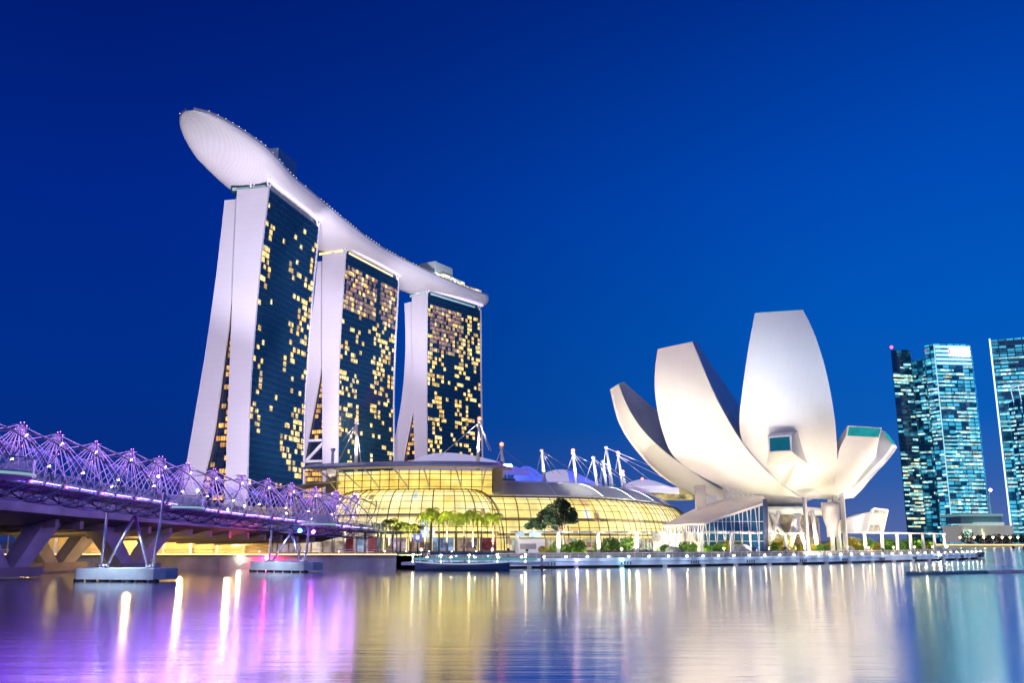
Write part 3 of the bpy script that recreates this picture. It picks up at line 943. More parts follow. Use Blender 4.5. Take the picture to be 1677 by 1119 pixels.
    # deck flood lamps (white) on short arms
    for y, sd, dz, src in ((121.5, 1, 3.4, lw), (113, 1, 1.2, lw), (132, 1, 2.6, lw), (126, -1, .6, lw), (143, 1, 1.4, lw), (139, 1, .6, lw), (153, 1, 1.2, lw), (160, 1, .8, lw)):
        p, tg, nv = frame(frame_s(path, S, y)); q = p + nv * (sd * (w2 - .2)) + V((0, 0, zd + dz))
        fl = MB(); fl.bar(q - V((0, 0, dz)), q, .05, 5); pole = fl.build('lamp_arm', M['steel'], t)
        b = MB(); b.ball(q, .17, 8); b.build('deck_lamp', glow('deck_white_lamp', (1, .97, .85), 24), pole)
    for y in (158.5, 162):
        p, tg, nv = frame(frame_s(path, S, y)); q = p + nv * 1.5 + V((0, 0, -3.6))
        b = MB(); b.ball(q, .34, 8); b.build('underside_lamp', glow('under_lamp_%d' % y, (.03, .25, 1) if y < 160 else (.6, .05, 1), 45), t)
    # the purple light itself
    for i, y in enumerate((62, 70, 78, 85, 91, 97, 102, 107, 112, 117, 122, 127, 132, 137, 142, 147, 152, 157, 162, 167, 172)):
        for dz, c, e, lat in ((2.2, (.54, .27, 1), 600, 0.8), (-3.1, (.22, .02, 1), 170, 0.6)):
            L_ = bpy.data.lights.new('spiral_led', 'POINT'); L_.energy = e; L_.color = c; L_.shadow_soft_size = 2.6
            o = bpy.data.objects.new('spiral_led', L_); col.objects.link(o); o.parent = t
            p, tg, nv = frame(frame_s(path, S, y)); o.location = p + nv * lat + V((0, 0, dz)) - t.location
    # piers: W of slanted columns on a floating-looking pile cap
    for y in (66, 121, 158):
        s = frame_s(path, S, y); p, tg, nv = frame(s)
        cz = 1.65
        c = V((p.x - nv.x * .5, p.y - nv.y * .5, 0))
        hx = []
        az = atan2(nv.y, nv.x)
        pc = MB()
        a, b = 6.3, 2.6
        pl = [(-a, -b * .55), (-a + 1.0, -b), (a - 1.0, -b), (a, -b * .55), (a, b * .55), (a - 1.0, b), (-a + 1.0, b), (-a, b * .55)]
        pl = [c + V((x * cos(az) - q * sin(az), x * sin(az) + q * cos(az), .28)) for x, q in pl]
        pc.prism(pl, (0, 0, cz - .28))
        cap = pc.build('pile_cap', M['cap'], t)
        # dark fender openings along the water line
        fb = MB()
        for k in range(7):
            q = c + nv * lerp(-5.2, 5.2, k / 6) - tg * (b - .5)
            fb.box(q + V((0, 0, .12)), (.9, .8, .5), az)
        fb.build('pile', M['dark_rubber_and_shade'], cap, kind='stuff')
        L_ = bpy.data.lights.new('pier_lamp', 'SPOT'); L_.energy = 2600; L_.color = (.70, .86, 1); L_.spot_size = R(110); L_.spot_blend = .6; L_.shadow_soft_size = .3
        o = bpy.data.objects.new('pier_lamp', L_); col.objects.link(o); o.parent = t; o.location = c - tg * 4.6 + V((0, 0, 6.2)) - t.location
        o.rotation_euler = (V((0, 0, 1)) * .0 + (c + V((0, 0, .8)) - (c - tg * 4.6 + V((0, 0, 6.2))))).to_track_quat('-Z', 'Y').to_euler()
        bases = [c + nv * -3.3 + V((0, 0, cz)), c + nv * 3.3 + V((0, 0, cz))]
        for lat0, b0, dx in ((-3.9, 0, -.35), (-.05, 0, .35), (.05, 1, -.35), (3.9, 1, .35)):
            tp = pt(s, math.acos(max(-1, min(1, lat0 / RO))) * -1, RO)
            cl = MB(); q = bases[b0] + nv * dx
            cl.bar(q, tp, .20, 8); cl.build('column', M['steel'], t)
        for q in bases:
            sh = MB()
            for k in (-1, 0, 1): sh.lathe(q + nv * (k * .5), [(.26, 0), (.26, .35), (.18, .45)], 8)
            sh.build('column_shoe', M['steel'], cap)
    return t
def frame_s(path, S, y):
    return S[min(range(len(path)), key=lambda i: abs(path[i].y - y))]
M['cable'] = mat('bright_rod', (.90, .88, .92), .5, 0, .03)
def glassy(name, c, alpha, rough=.1, em=None, es=0):
    m = bpy.data.materials.new(name); m.use_nodes = True
    n = m.node_tree.nodes; l = m.node_tree.links; b = n['Principled BSDF']
    b.inputs['Base Color'].default_value = (*c, 1); b.inputs['Roughness'].default_value = rough
    z = n.new('ShaderNodeTexNoise'); z.inputs['Scale'].default_value = .6; t = n.new('ShaderNodeTexCoord'); l.new(t.outputs['Object'], z.inputs['Vector'])
    mp = n.new('ShaderNodeMapRange'); mp.inputs[3].default_value = alpha * .7; mp.inputs[4].default_value = min(1, alpha * 1.3); l.new(z.outputs['Fac'], mp.inputs[0])
    l.new(mp.outputs[0], b.inputs['Alpha'])
    if em: b.inputs['Emission Color'].default_value = (*em, 1); b.inputs['Emission Strength'].default_value = es
    return m
M['glass_rail'] = glassy('rail_glass', (.62, .72, .80), .38)
M['canopy_blue'] = glassy('blue_canopy_glass', (.25, .45, .85), .38, .2)
M['canopy_violet'] = glassy('violet_canopy_mesh', (.42, .34, .72), .3, .3)
M['pod'] = mat('pod_shell', (.40, .44, .50), .4, .3, .1)
HELIX = helix_bridge()

# ================================================================ ROAD BRIDGE behind it
def road_bridge():
    base = [(-86, 60), (-80, 90), (-74, 115), (-69, 135), (-63.5, 152), (-57, 168), (-50, 184), (-42, 200)]
    zb = lambda y: 8.4 - .036 * (y - 128) if y > 100 else 9.4
    path = smooth([V((x, y, zb(y))) for x, y in base], 60)
    t = thing('road_bridge', 'dark concrete road bridge on slanted piers behind the spiral footbridge', 'road bridge', (-69, 135, 0))
    def fr(i):
        a, b = path[max(0, i - 1)], path[min(59, i + 1)]
        tg = b - a; tg.z = 0; tg.normalize(); return path[i], tg, V((tg.y, -tg.x, 0))
    mb = MB(); rows = []
    for i in range(60):
        p, tg, nv = fr(i)
        rows.append([p + nv * q + V((0, 0, z)) for q, z in ((7, 1.9), (7, .25), (5.5, -.1), (1.5, -1.0), (-13, -1.0), (-17, -.1), (-19, .25), (-19, 1.9), (7, 1.9))])
    mb.grid(rows, sm=False, flip=True); mb.build('girder', mat('dark_girder', (.15, .14, .17), .85, 0, .2, .2), t)
    mb = MB(); rows = []
    for i in range(60):
        p, tg, nv = fr(i); rows.append([p + nv * 7.12 + V((0, 0, .3)), p + nv * 7.12 + V((0, 0, 2.9)), p + nv * 6.8 + V((0, 0, 2.9)), p + nv * 6.8 + V((0, 0, 1.95))])
    mb.grid(rows, sm=False); mb.build('parapet', M['concrete_dark'], t)
    # ribs under the deck by the abutment
    for i in range(30, 57, 2):
        p, tg, nv = fr(i)
        mb = MB(); mb.beam(p + nv * 5.6 + V((0, 0, -.75)), p - nv * 16 + V((0, 0, -1.5)), .7, 1.1); mb.build('rib', M['concrete'], t)
    # V piers with pile caps
    for y in (104, 128, 152):
        i = min(range(60), key=lambda k: abs(path[k].y - y)); p, tg, nv = fr(i)
        for lat in (2.0, -13.5):
            c = V((p.x, p.y, 0)) + nv * lat
            q = MB(); q.box(c + V((0, 0, .9)), (9.5, 4.6, 1.3), atan2(tg.y, tg.x)); q.build('pile_cap', M['concrete'], t)
            for sg in (-1, 1):
                b = c + tg * (sg * 1.6) + V((0, 0, 1.4)); tp = c + tg * (sg * 7.2) + V((0, 0, p.z - .2))
                q = MB(); w_ = nv * 1.25
                q.add([b + tg * -1.3 - w_, b + tg * 1.3 - w_, b + tg * 1.3 + w_, b + tg * -1.3 + w_, tp + tg * -1.9 - w_ * 1.2, tp + tg * 1.9 - w_ * 1.2, tp + tg * 1.9 + w_ * 1.2, tp + tg * -1.9 + w_ * 1.2],
                      [(3, 2, 1, 0), (4, 5, 6, 7), (0, 1, 5, 4), (1, 2, 6, 5), (2, 3, 7, 6), (3, 0, 4, 7)])
                q.build('slanted_pier', M['concrete_dark'], t)
    # abutment wall on land, washed by warm lamps
    mb = MB(); mb.box((-78, 206, 4.6), (50, 1.2, 5.6), R(6)); mb.build('abutment_wall', mat('abutment', (.60, .47, .24), .7, 0, .15, .2), t)
    mb = MB()
    for k in range(9): mb.box((-98 + k * 5.6, 201.5 + k * .6, 4.2), (.45, .45, 4.2))
    mb.build('colonnade', M['white_metal'], t, kind='stuff')
    mb = MB(); mb.box((-78, 203.0, 6.6), (46, .3, .3), R(6)); mb.build('light_strip', glow('abutment_strip', GOLD, 7), t)
    for x, y, e in ((-84, 199, 3500), (-70, 199, 4500), (-60, 199, 4500), (-95, 188, 2500), (-78, 182, 1500), (-65, 160, 1300), (-74, 144, 900)):
        L_ = bpy.data.lights.new('abutment_lamp', 'POINT'); L_.energy = e; L_.color = (1, .62, .2); L_.shadow_soft_size = .5
        o = bpy.data.objects.new('abutment_lamp', L_); col.objects.link(o); o.parent = t; o.location = V((x, y, 4.2)) - t.location
    return t
road_bridge()

# ================================================================ LOTUS MUSEUM
MC = V((atz(1254, 887.4, 4.98).x, 0, 0)); MC = at(1254, 860, 255); MC = V((MC.x, 255, 0))
sil = [(1160, 818), (1141, 812.5), (1101, 794), (1068, 768.5), (1031, 724.5), (1011, 688), (999, 638)]
BZ, BR = [], []
for x, y in sil:
    p = at(x, y, 255); BZ.append(p.z); BR.append(MC.x - p.x)
BZ = [BZ[0] - 2.2] + BZ + [BZ[-1] + 8, BZ[-1] + 16, BZ[-1] + 26]
BR = [BR[0] - 6] + BR + [BR[-1] + .6, BR[-1] + .2, BR[-1] - 1.4]
def bowlR(z):
    if z < BZ[0]: return max(1.0, BR[0] - (BZ[0] - z) * 5)
    a = [interp(z + q, BZ, BR) for q in (-1.2, -.6, 0, .6, 1.2)]
    return sum(a) / 5
def hit_bowl(px, py, k=1.0):
    d = ray(px, py); best = None; prev = None
    y = 195.0
    while y < 255.0:
        p = CAM + d * (y / d.y)
        r = sqrt((p.x - MC.x) ** 2 + (p.y - MC.y) ** 2); g_ = r - k * bowlR(p.z)
        if prev is not None and g_ <= 0 < prev[1]:
            a, b = prev[0], y
            for _ in range(24):
                m = (a + b) / 2; p = CAM + d * (m / d.y)
                if sqrt((p.x - MC.x) ** 2 + (p.y - MC.y) ** 2) - k * bowlR(p.z) > 0: a = m
                else: b = m
            return CAM + d * (a / d.y)
        if best is None or g_ < best[0]: best = (g_, y)
        prev = (y, g_); y += .5
    return CAM + d * (best[1] / d.y)
MUS = thing('lotus_museum', 'white lotus-shaped museum with tall curved petals standing beside the water', 'museum', (MC.x, MC.y, GZ))
def petal(Lp, Rp, k, zc, tau, dz, p_in=1.0, rin=6, nrow=26, ncol=12, tipcap=None, label=None, shell=False):
    Ls = resample([(x, y, 0) for x, y in smooth([(a, b, 0) for a, b in Lp], 60)] if False else [V(q) for q in smooth([(a, b, 0) for a, b in Lp], 60)], nrow)
    Rs = resample([V(q) for q in smooth([(a, b, 0) for a, b in Rp], 60)], nrow)
    rows = []
    for a, b in zip(Ls, Rs):
        rows.append([hit_bowl(lerp(a.x, b.x, j / (ncol - 1)), lerp(a.y, b.y, j / (ncol - 1)), k) for j in range(ncol)])
    # smooth depth jitter
    for it in range(3):
        new = [[v.copy() for v in r] for r in rows]
        for i in range(1, nrow - 1):
            for j in range(ncol):
                rr = lambda v: sqrt((v.x - MC.x) ** 2 + (v.y - MC.y) ** 2)
                new[i][j] = rows[i][j] * .5 + (rows[i - 1][j] + rows[i + 1][j]) * .25
        rows = new
    uv = []
    for i, r in enumerate(rows):
        uv.append([((v - r[0]).length, i * 3.0) for v in r])
    mb = MB(); mb.grid(rows, uv, sm=True); pe = mb.build('petal', M['white_panel'], MUS, label=label)
    inner = []
    for i, r in enumerate(rows):
        t_ = i / (nrow - 1); o = []
        for j, v in enumerate(r):
            tip = rows[-1][j]
            ax = V((tip.x - MC.x, tip.y - MC.y, 0)); rt = ax.length; ax.normalize()
            rr = lerp(rin, rt - tau, t_); zz = lerp(zc, tip.z + dz, t_ ** p_in)
            if shell:
                av = V((v.x - MC.x, v.y - MC.y, 0)); rv = av.length; av.normalize(); o.append(V((MC.x, MC.y, lerp(v.z + 3, v.z + dz, t_))) + av * (rv - lerp(3.0, tau, t_))); continue
            o.append(V((MC.x, MC.y, zz)) + ax * rr)
        inner.append(o)
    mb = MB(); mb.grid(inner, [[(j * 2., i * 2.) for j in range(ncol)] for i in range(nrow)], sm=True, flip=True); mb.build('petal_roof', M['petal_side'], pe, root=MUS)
    for j in (0, ncol - 1):
        mb = MB()
        g_ = [[rows[i][j].lerp(inner[i][j], q / 4) for q in range(5)] for i in range(nrow)]
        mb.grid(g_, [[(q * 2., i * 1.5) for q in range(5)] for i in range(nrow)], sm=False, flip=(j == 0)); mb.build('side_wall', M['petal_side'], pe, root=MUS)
    # rim and skylight at the tip
    a, b = rows[-1], inner[-1]
    mb = MB(); mb.grid([a, b], sm=False); mb.build('tip_frame', M['white_metal'], pe, root=MUS)
    c = [a[0], a[-1], b[-1], b[0]]
    cen = sum(c, V((0, 0, 0))) / 4
    nrm = (a[-1] - a[0]).cross(b[0] - a[0]).normalized()
    if nrm.y > 0: nrm = -nrm
    mb = MB()
    ia = [lerp(v, cen, .0) for v in a]
    low = [a[i].lerp(b[i], .10) for i in range(ncol)]; hi = [a[i].lerp(b[i], .90) for i in range(ncol)]
    m = ncol
    lo2 = [low[0].lerp(low[-1], .03 + .94 * i / (m - 1)) + (low[i] - low[0].lerp(low[-1], i / (m - 1))) for i in range(m)]
    hi2 = [hi[0].lerp(hi[-1], .03 + .94 * i / (m - 1)) + (hi[i] - hi[0].lerp(hi[-1], i / (m - 1))) for i in range(m)]
    mb.grid([[v + nrm * .12 for v in lo2], [v + nrm * .12 for v in hi2]], sm=False); mb.build('skylight', M['teal_glass'], pe, root=MUS)
    return rows, inner
M['petal_side'] = mat('petal_inner_shaded_cladding', (.40, .44, .50), .28, .25, .15, .15)  # glossy cladding, its colour greyed for petal faces the floodlights miss
M['teal_glass'] = mat('teal_glass', (.01, .22, .22), .12, 0, .3, .4, .8, emit=(.02, .40, .40), es=.35)
petal([(1150, 812), (1141, 812.3), (1101, 794), (1068, 768.5), (1031, 724.5), (1011, 688), (999, 638)],
      [(1178, 801), (1150, 784), (1097, 746.5), (1053, 706), (1027.6, 666), (1013, 629)], .985, 18, 1.6, .6, 1.0, 4)
petal([(1200, 806), (1145, 779.5), (1120, 763), (1099, 746.5), (1082.6, 699), (1073.4, 655), (1071.6, 611), (1077, 572)],
      [(1313, 816), (1284, 798), (1255, 772), (1222, 735.5), (1196, 695), (1170.5, 647.6), (1152, 603.6), (1134, 559.6)], 1.0, 36, 2.0, .5, 1.0, 5)
P3rows, _ = petal([(1312, 818), (1284, 800), (1255, 774), (1224, 740), (1210, 713.5), (1211, 680.5), (1216, 636.6), (1225.5, 570.6), (1236.5, 512.7)],
      [(1374, 818), (1372.5, 780), (1371, 739), (1368.4, 695), (1361, 647.6), (1350, 596), (1332, 541), (1315, 507.6)], .955, 30, 2.4, .4, 1.0, 6)
petal([(1362, 820), (1371, 760), (1372.5, 744), (1378, 728), (1385, 715.5)],
      [(1398, 816), (1420, 792), (1431, 764), (1436, 738), (1439.5, 718)], .93, 22, -1.0, 2.6, 1.0, 5, shell=True)
petal([(1362, 823), (1392, 804), (1416, 782), (1433, 763), (1450, 746), (1461, 729)],
      [(1376, 823), (1412, 799.5), (1434, 776), (1456, 752), (1469.5, 733)], .985, 22, 2.5, 4.2, 1.0, 5)
# two petals at the back, mostly hidden, and the bowl that joins them all
mb = MB()
prof = []
for k in range(9):
    z = lerp(BZ[0] - 1.0, BZ[1] + 3.0, k / 8); prof.append((bowlR(z) * .86, z))
prof = [(1.0, prof[0][1] - .2)] + prof + [(6, 24)]
mb.lathe((MC.x, MC.y, 0), prof, 40); mb.build('bowl', M['white_panel'], MUS)
def back_petal(az, wd, r1, z1, lab):
    rows = []; inn = []
    for i in range(16):
        t_ = i / 15; z = lerp(BZ[1] + 1, z1, t_); r = bowlR(z) * .95
        e = V((cos(az), sin(az), 0)); n_ = V((-sin(az), cos(az), 0))
        w_ = wd * (.55 + .5 * sin(pi * min(1, t_ * .8 + .1)))
        rows.append([V((MC.x, MC.y, z)) + e * (r * cos(q * w_ / r)) + n_ * (r * sin(q * w_ / r)) for q in [x / 5 - 1 for x in range(11)]])
        inn.append([V((MC.x, MC.y, lerp(22, z1 + .5, t_))) + e * (lerp(5, bowlR(z1) * .95 - 2, t_)) + n_ * (q * w_ * lerp(.3, 1, t_)) for q in [x / 5 - 1 for x in range(11)]])
    mb = MB(); mb.grid(rows, [[(j * 2., i * 2.) for j in range(11)] for i in range(16)], flip=True); pe = mb.build('petal', M['white_panel'], MUS)
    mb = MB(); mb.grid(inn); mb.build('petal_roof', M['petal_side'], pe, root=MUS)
    for j in (0, 10):
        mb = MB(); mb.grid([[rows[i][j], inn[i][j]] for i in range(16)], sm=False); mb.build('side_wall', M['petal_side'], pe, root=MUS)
    mb = MB(); mb.grid([rows[-1], inn[-1]], sm=False); mb.build('tip_frame', M['white_metal'], pe, root=MUS)
back_petal(R(75), 9, 30, 26, 'x'); back_petal(R(120), 9, 30, 30, 'x');
# box window on the central petal
ft = [hit_bowl(x, y, .955) for x, y in ((1258, 716), (1296, 713), (1299, 740), (1259, 742))]
bk = [hit_bowl(x, y, .955) for x, y in ((1262, 709), (1310, 705), (1329, 764), (1257, 763))]
outv = V((ft[0].x - MC.x, ft[0].y - MC.y, 0)).normalized()
y0 = min(p.y for p in ft) - 3.6
f2 = []
for x, y in ((1257, 716), (1295.5, 713), (1297, 740), (1258, 742)): f2.append(at(x, y, y0))
mb = MB(); mb.add(f2 + [b + V((0, .8, 0)) for b in bk], [(0, 1, 2, 3), (0, 4, 5, 1), (1, 5, 6, 2), (2, 6, 7, 3), (3, 7, 4, 0)])
bw = mb.build('window_box', M['white_panel'], MUS)
cen = sum(f2, V((0, 0, 0))) / 4
mb = MB(); mb.add([p.lerp(cen, .16) + V((0, -.14, 0)) for p in f2], [(0, 1, 2, 3)]); mb.build('pane', mat('box_window_glass', (.01, .07, .10), .1, 0, .3, .5, .8, emit=(.0, .14, .2), es=.4), bw, root=MUS)
mb = MB()
for i in range(4): mb.beam(f2[i].lerp(cen, .07) + V((0, -.12, 0)), f2[(i + 1) % 4].lerp(cen, .07) + V((0, -.12, 0)), .45, .3)
mb.build('frame', M['white_metal'], bw, root=MUS)
# structure under the bowl: white W columns, grey column, curved white walls, lattice
def col_(a, b, r=.42):
    mb = MB(); mb.bar(a, b, r, 8, r * .9); mb.build('slanted_column', M['white_panel'], MUS)
zz = [(1263, 842, 1293, 888), (1275, 838, 1262, 888), (1293, 888, 1302, 842), (1310, 842, 1295, 888), (1302, 842, 1318, 886), (1262, 888, 1254, 850), (1330, 838, 1338, 884), (1255, 842, 1268, 888)]
for a, b, c, d in zz:
    col_(at(a, b, 228), at(c, d + 8, 226), .55)
def box_from(px0, py0, px1, py1, Y, dep, name, m, parent=MUS):
    a = at(px0, py0, Y); b = at(px1, py1, Y)
    mb = MB(); mb.box(((a.x + b.x) / 2, Y + dep / 2, (a.z + b.z) / 2), (abs(b.x - a.x), dep, abs(b.z - a.z))); return mb.build(name, m, parent)
box_from(1317, 814, 1327, 905, 222, 1.6, 'grey_column', mat('grey_column', (.30, .28, .32), .6, 0, .1), MUS)
for a, b, c, d in ((1362, 818, 1357, 905), (1372, 812, 1368, 905), (1383, 812, 1380, 905)):
    box_from(a, b, a + 6, d, 232, 3, 'white_pier', M['white_panel'], MUS)
# entrance bowl at right of the columns
mb = MB(); e0 = at(1361, 842, 226); mb.lathe((e0.x, e0.y, e0.z - 5.5), [(1.3, 0), (1.35, 2.2), (1.9, 4.0), (2.2, 7.0), (2.15, 8.2)], 20); mb.build('entrance_bowl', M['concrete'], MUS)
# lattice under the left petal
a0 = at(1186, 832, 238); mbl = MB()
for i in range(7):
    for j in range(4):
        p = a0 + V((i * 1.3, i * .2, j * 1.5))
        for d in ((1.3, .2, 1.5), (1.3, .2, 0), (0, 0, 1.5)): mbl.bar(p, p + V(d), .10, 4)
        mbl.bar(p + V((1.3, .2, 0)), p + V((0, 0, 1.5)), .10, 4)
mbl.build('lattice', M['white_metal'], MUS)
# low walls behind the columns, warm inside
mb = MB(); mb.lathe((MC.x, MC.y, GZ), [(14, 0), (14, 8.5), (12, 9.5)], 28); mb.build('ground_floor', win_mat('lobby_glass', [(.35, .24, .12), (.7, .48, .25), (.2, .16, .14)], .55, 3, .6, False), MUS)
mb = MB(); mb.lathe((MC.x, MC.y, GZ + 9.4), [(17, 0), (17.5, 1.4), (12, 2.2)], 32); mb.build('lobby_roof', M['white_panel'], MUS)
# ---- entrance pavilion with sloping roof and a triangular glass wall
PAV = thing('entrance_pavilion', 'low entrance pavilion with sloping beige roof and blue triangular glass wall beside the museum', 'pavilion', (at(1160, 880, 225).x, 225, GZ))
rp = [at(1086, 860, 229), at(1153, 857, 214), at(1254, 823, 214), at(1250, 812, 232), at(1200, 815, 240), at(1146, 829, 240)]
mb = MB(); cen = sum(rp, V((0, 0, 0))) / 6
vs = rp + [cen + V((0, 0, .3))] + [p - V((0, 0, .5)) for p in rp]
mb.add(vs, [(i, (i + 1) % 6, 6) for i in range(6)] + [((i + 1) % 6, i, 7 + i, 7 + (i + 1) % 6) for i in range(6)] + [tuple(range(7, 13))[::-1]])
mb.build('roof', mat('pavilion_roof_m', (.62, .56, .50), .55, 0, .1, .3), PAV)
ga = [at(1153, 858.5, 214.4), at(1254, 824.5, 214.4), at(1254, 872, 214.4), at(1153, 872, 214.4)]
for p in ga[2:]: p.z = GZ
mb = MB(); mb.prism(ga, (0, .3, 0)); mb.build('glass_wall', mat('pavilion_glass', (.01, .06, .12), .08, 0, .4, .3, .8, emit=(.01, .07, .15), es=.3), PAV)
mb = MB()
for i in range(15):
    q = (i + .3) / 15; tp = ga[0].lerp(ga[1], q); mb.bar(V((tp.x + .5 * (-1) ** i, tp.y - .2, GZ)), tp + V((0, -.2, -.1)), .11, 4)
mb.bar(ga[0] + V((0, -.25, .1)), ga[1] + V((0, -.25, .1)), .2, 5)
for z in (5.0, 7.2, 9.4):
    x0 = lerp(ga[0].x, ga[1].x, max(0, min(1, (z - ga[0].z) / (ga[1].z - ga[0].z)))); mb.bar((x0, ga[0].y - .2, z), (ga[1].x, ga[0].y - .2, z), .07, 4)
mb.build('mullions', M['white_metal'], PAV)
mb = MB()
for i in range(26):
    q = i / 25; p = rp[0].lerp(rp[1], q) + V((0, .4, -.5)); mb.bar((p.x + random.uniform(-.9, .9), p.y, GZ), p, .12, 4)
mb.build('slender_columns', M['white_metal'], PAV, kind='stuff')
mb = MB(); mb.bar(at(1253, 818, 213.8), V((at(1253, 870, 213.8).x, 213.8, GZ)), .55, 8); mb.build('corner_post', mat('corner_post', (.10, .12, .20), .5), PAV)
p = at(1148, 842, 236); mb = MB(); mb.box(p + V((0, 0, 2.6)), (2.4, 2.4, 9)); mb.build('chimney_block', M['concrete'], PAV)
box_from(1150, 812, 1175, 838, 239, 4, 'white_wall', M['white_panel'], PAV)
mb = MB(); mb.box(((rp[0].x + rp[1].x) / 2 + 3, 236, 4.8), (15, 6, 4.6), R(-20)); mb.build('lit_interior', win_mat('pavilion_lit', [(1, .85, .6), (.8, .9, .8), (1, .75, .4)], .75, 2.5, .5, False), PAV)
# ---- glass lantern at the right
LAN = thing('glass_lantern', 'tilted lit glass box pavilion at the right foot of the museum', 'pavilion', (at(1435, 880, 236).x, 236, GZ))
q = [at(1420, 872, 236), at(1446, 872, 236), at(1454, 836, 236), at(1431, 833, 236)]
mb = MB(); mb.prism(q, (1.5, 6, 0)); mb.build('glass_box', win_mat('lantern_lit', [(1, .80, .52), (1, .88, .66), (.9, .75, .5)], .95, 3, .35, False), LAN)
mb = MB()
for i in range(4): mb.bar(q[i] + V((0, -.1, 0)), q[(i + 1) % 4] + V((0, -.1, 0)), .22, 5)
for k in (.33, .66): mb.bar(q[0].lerp(q[1], k) + V((0, -.1, 0)), q[3].lerp(q[2], k) + V((0, -.1, 0)), .09, 4); mb.bar(q[0].lerp(q[3], k) + V((0, -.1, 0)), q[1].lerp(q[2], k) + V((0, -.1, 0)), .09, 4)
mb.build('frame', M['white_metal'], LAN)
w_ = [at(1385, 872, 237), at(1422, 872, 237), at(1432, 838, 237), at(1412, 843, 237), at(1386, 852, 237)]
mb = MB(); mb.prism(w_, (0, 5, 0)); mb.build('sloping_wall', M['white_panel'], LAN)

# ================================================================ SHOPPING MALL with curved glass vaults
MALL = thing('shopping_mall', 'long glass-vaulted mall glowing yellow below the hotel towers, with a flat winged roof', 'mall', (0, 275, GZ))
M['mall_lit'] = None
def mall_lit_mat():
    # the lit interior seen through the skin: pale gallery walls, brighter pools of light, coloured patches
    m = bpy.data.materials.new('mall_interior'); m.use_nodes = True
    n = m.node_tree.nodes; l = m.node_tree.links; b = n['Principled BSDF']
    b.inputs['Base Color'].default_value = (.3, .25, .15, 1)
    t = n.new('ShaderNodeTexCoord'); mp = n.new('ShaderNodeMapping'); mp.inputs['Scale'].default_value = (.06, .06, .16)
    l.new(t.outputs['Object'], mp.inputs['Vector'])
    z = n.new('ShaderNodeTexNoise'); z.inputs['Scale'].default_value = 1.0; z.inputs['Detail'].default_value = 5; z.inputs['Roughness'].default_value = .65
    l.new(mp.outputs[0], z.inputs['Vector'])
    r = n.new('ShaderNodeValToRGB'); e = r.color_ramp.elements
    e[0].position = .30; e[0].color = (.70, .50, .10, 1); e[1].position = .72; e[1].color = (1.0, .93, .62, 1)
    x = e.new(.44); x.color = (.90, .72, .22, 1); x = e.new(.56); x.color = (1, .84, .36, 1)
    l.new(z.outputs['Fac'], r.inputs[0]); l.new(r.outputs[0], b.inputs['Emission Color'])
    z2 = n.new('ShaderNodeTexNoise'); z2.inputs['Scale'].default_value = .22; z2.inputs['Detail'].default_value = 3
    l.new(t.outputs['Object'], z2.inputs['Vector'])
    q = n.new('ShaderNodeMapRange'); q.inputs[1].default_value = .3; q.inputs[2].default_value = .7; q.inputs[3].default_value = .95; q.inputs[4].default_value = 1.7
    l.new(z2.outputs['Fac'], q.inputs[0]); l.new(q.outputs[0], b.inputs['Emission Strength'])
    return m
M['mall_lit'] = mall_lit_mat()
M['mall_glass'] = glassy('mall_glass', (.55, .52, .30), .16, .06)
M['mullion'] = mat('dark_bronze_mullion', (.09, .075, .035), .5, .3, .1)
def vault(ground, depth, z0, z1, name, ncol, nrow, p=2.0, floors=(7.5, 12.5)):
    g = smooth([V((x, y, 0)) for x, y in ground], ncol + 1)
    def P(i, t, k=0.):
        a, b = g[max(0, i - 1)], g[min(ncol, i + 1)]
        tg = (b - a).normalized(); nv = V((-tg.y, tg.x, 0))   # inwards (away from the water)
        an = t * pi / 2
        return g[i] + nv * (depth * (1 - cos(an)) + k * cos(an)) + V((0, 0, lerp(z0, z1, sin(an) ** .92 if t > 0 else 0) - (.18 * k if k > 0 else k) * sin(an)))
    N = 14
    rows = [[P(i, k / N) for i in range(ncol + 1)] for k in range(N + 1)]
    mb = MB(); mb.grid(rows, sm=True); gl = mb.build('glass_vault', M['mall_glass'], MALL)
    rows = [[P(i, k / N, 2.2) for i in range(ncol + 1)] for k in range(N + 1)]
    mb = MB(); mb.grid(rows, sm=True); mb.build('lit_interior', M['mall_lit'], MALL)
    mb = MB()
    for i in range(ncol + 1):
        mb.tube([P(i, k / N, -.12) for k in range(N + 1)], .105 if i % 4 else .17, 4)
    for k in range(1, nrow + 1):
        t = k / nrow
        mb.tube([P(i, t, -.1) for i in range(ncol + 1)], .075, 4)
    mb.build('mullion_grid', M['mullion'], gl, root=MALL)
    rq = random.Random(len(name) * 7)
    for q in range(20):
        i = rq.randint(2, ncol - 3); t0 = rq.choice((.06, .10, .34, .38, .62)); t1 = t0 + rq.uniform(.10, .22)
        c = rq.choice(((1, .97, .9), (.55, .75, .95), (.40, .22, .06), (.75, .45, .12), (1, .9, .7), (.30, .22, .10)))
        key = 'display_%.2f' % c[0]
        if key not in M: M[key] = glow(key, c, .95)
        ww = rq.uniform(.25, .9)
        mb = MB(); mb.add([P(i, t0, 1.5), P(i, t0, 1.5).lerp(P(i + 1, t0, 1.5), ww), P(i, t1, 1.5).lerp(P(i + 1, t1, 1.5), ww), P(i, t1, 1.5)], [(0, 1, 2, 3)]); mb.build('interior_panel', M[key], MALL)
    # gallery floor edges inside
    for z in floors:
        t = math.asin(min(1, ((z - z0) / (z1 - z0)) ** (1 / .92))) / (pi / 2)
        mb = MB(); mb.grid([[P(i, t, 1.6) + V((0, 0, .35)) for i in range(ncol + 1)], [P(i, t, 1.6) - V((0, 0, .35)) for i in range(ncol + 1)]], sm=False)
        mb.build('gallery_floor', mat('gallery_edge', (.45, .36, .16), .7, 0, .2, .3), MALL)
    return g, P
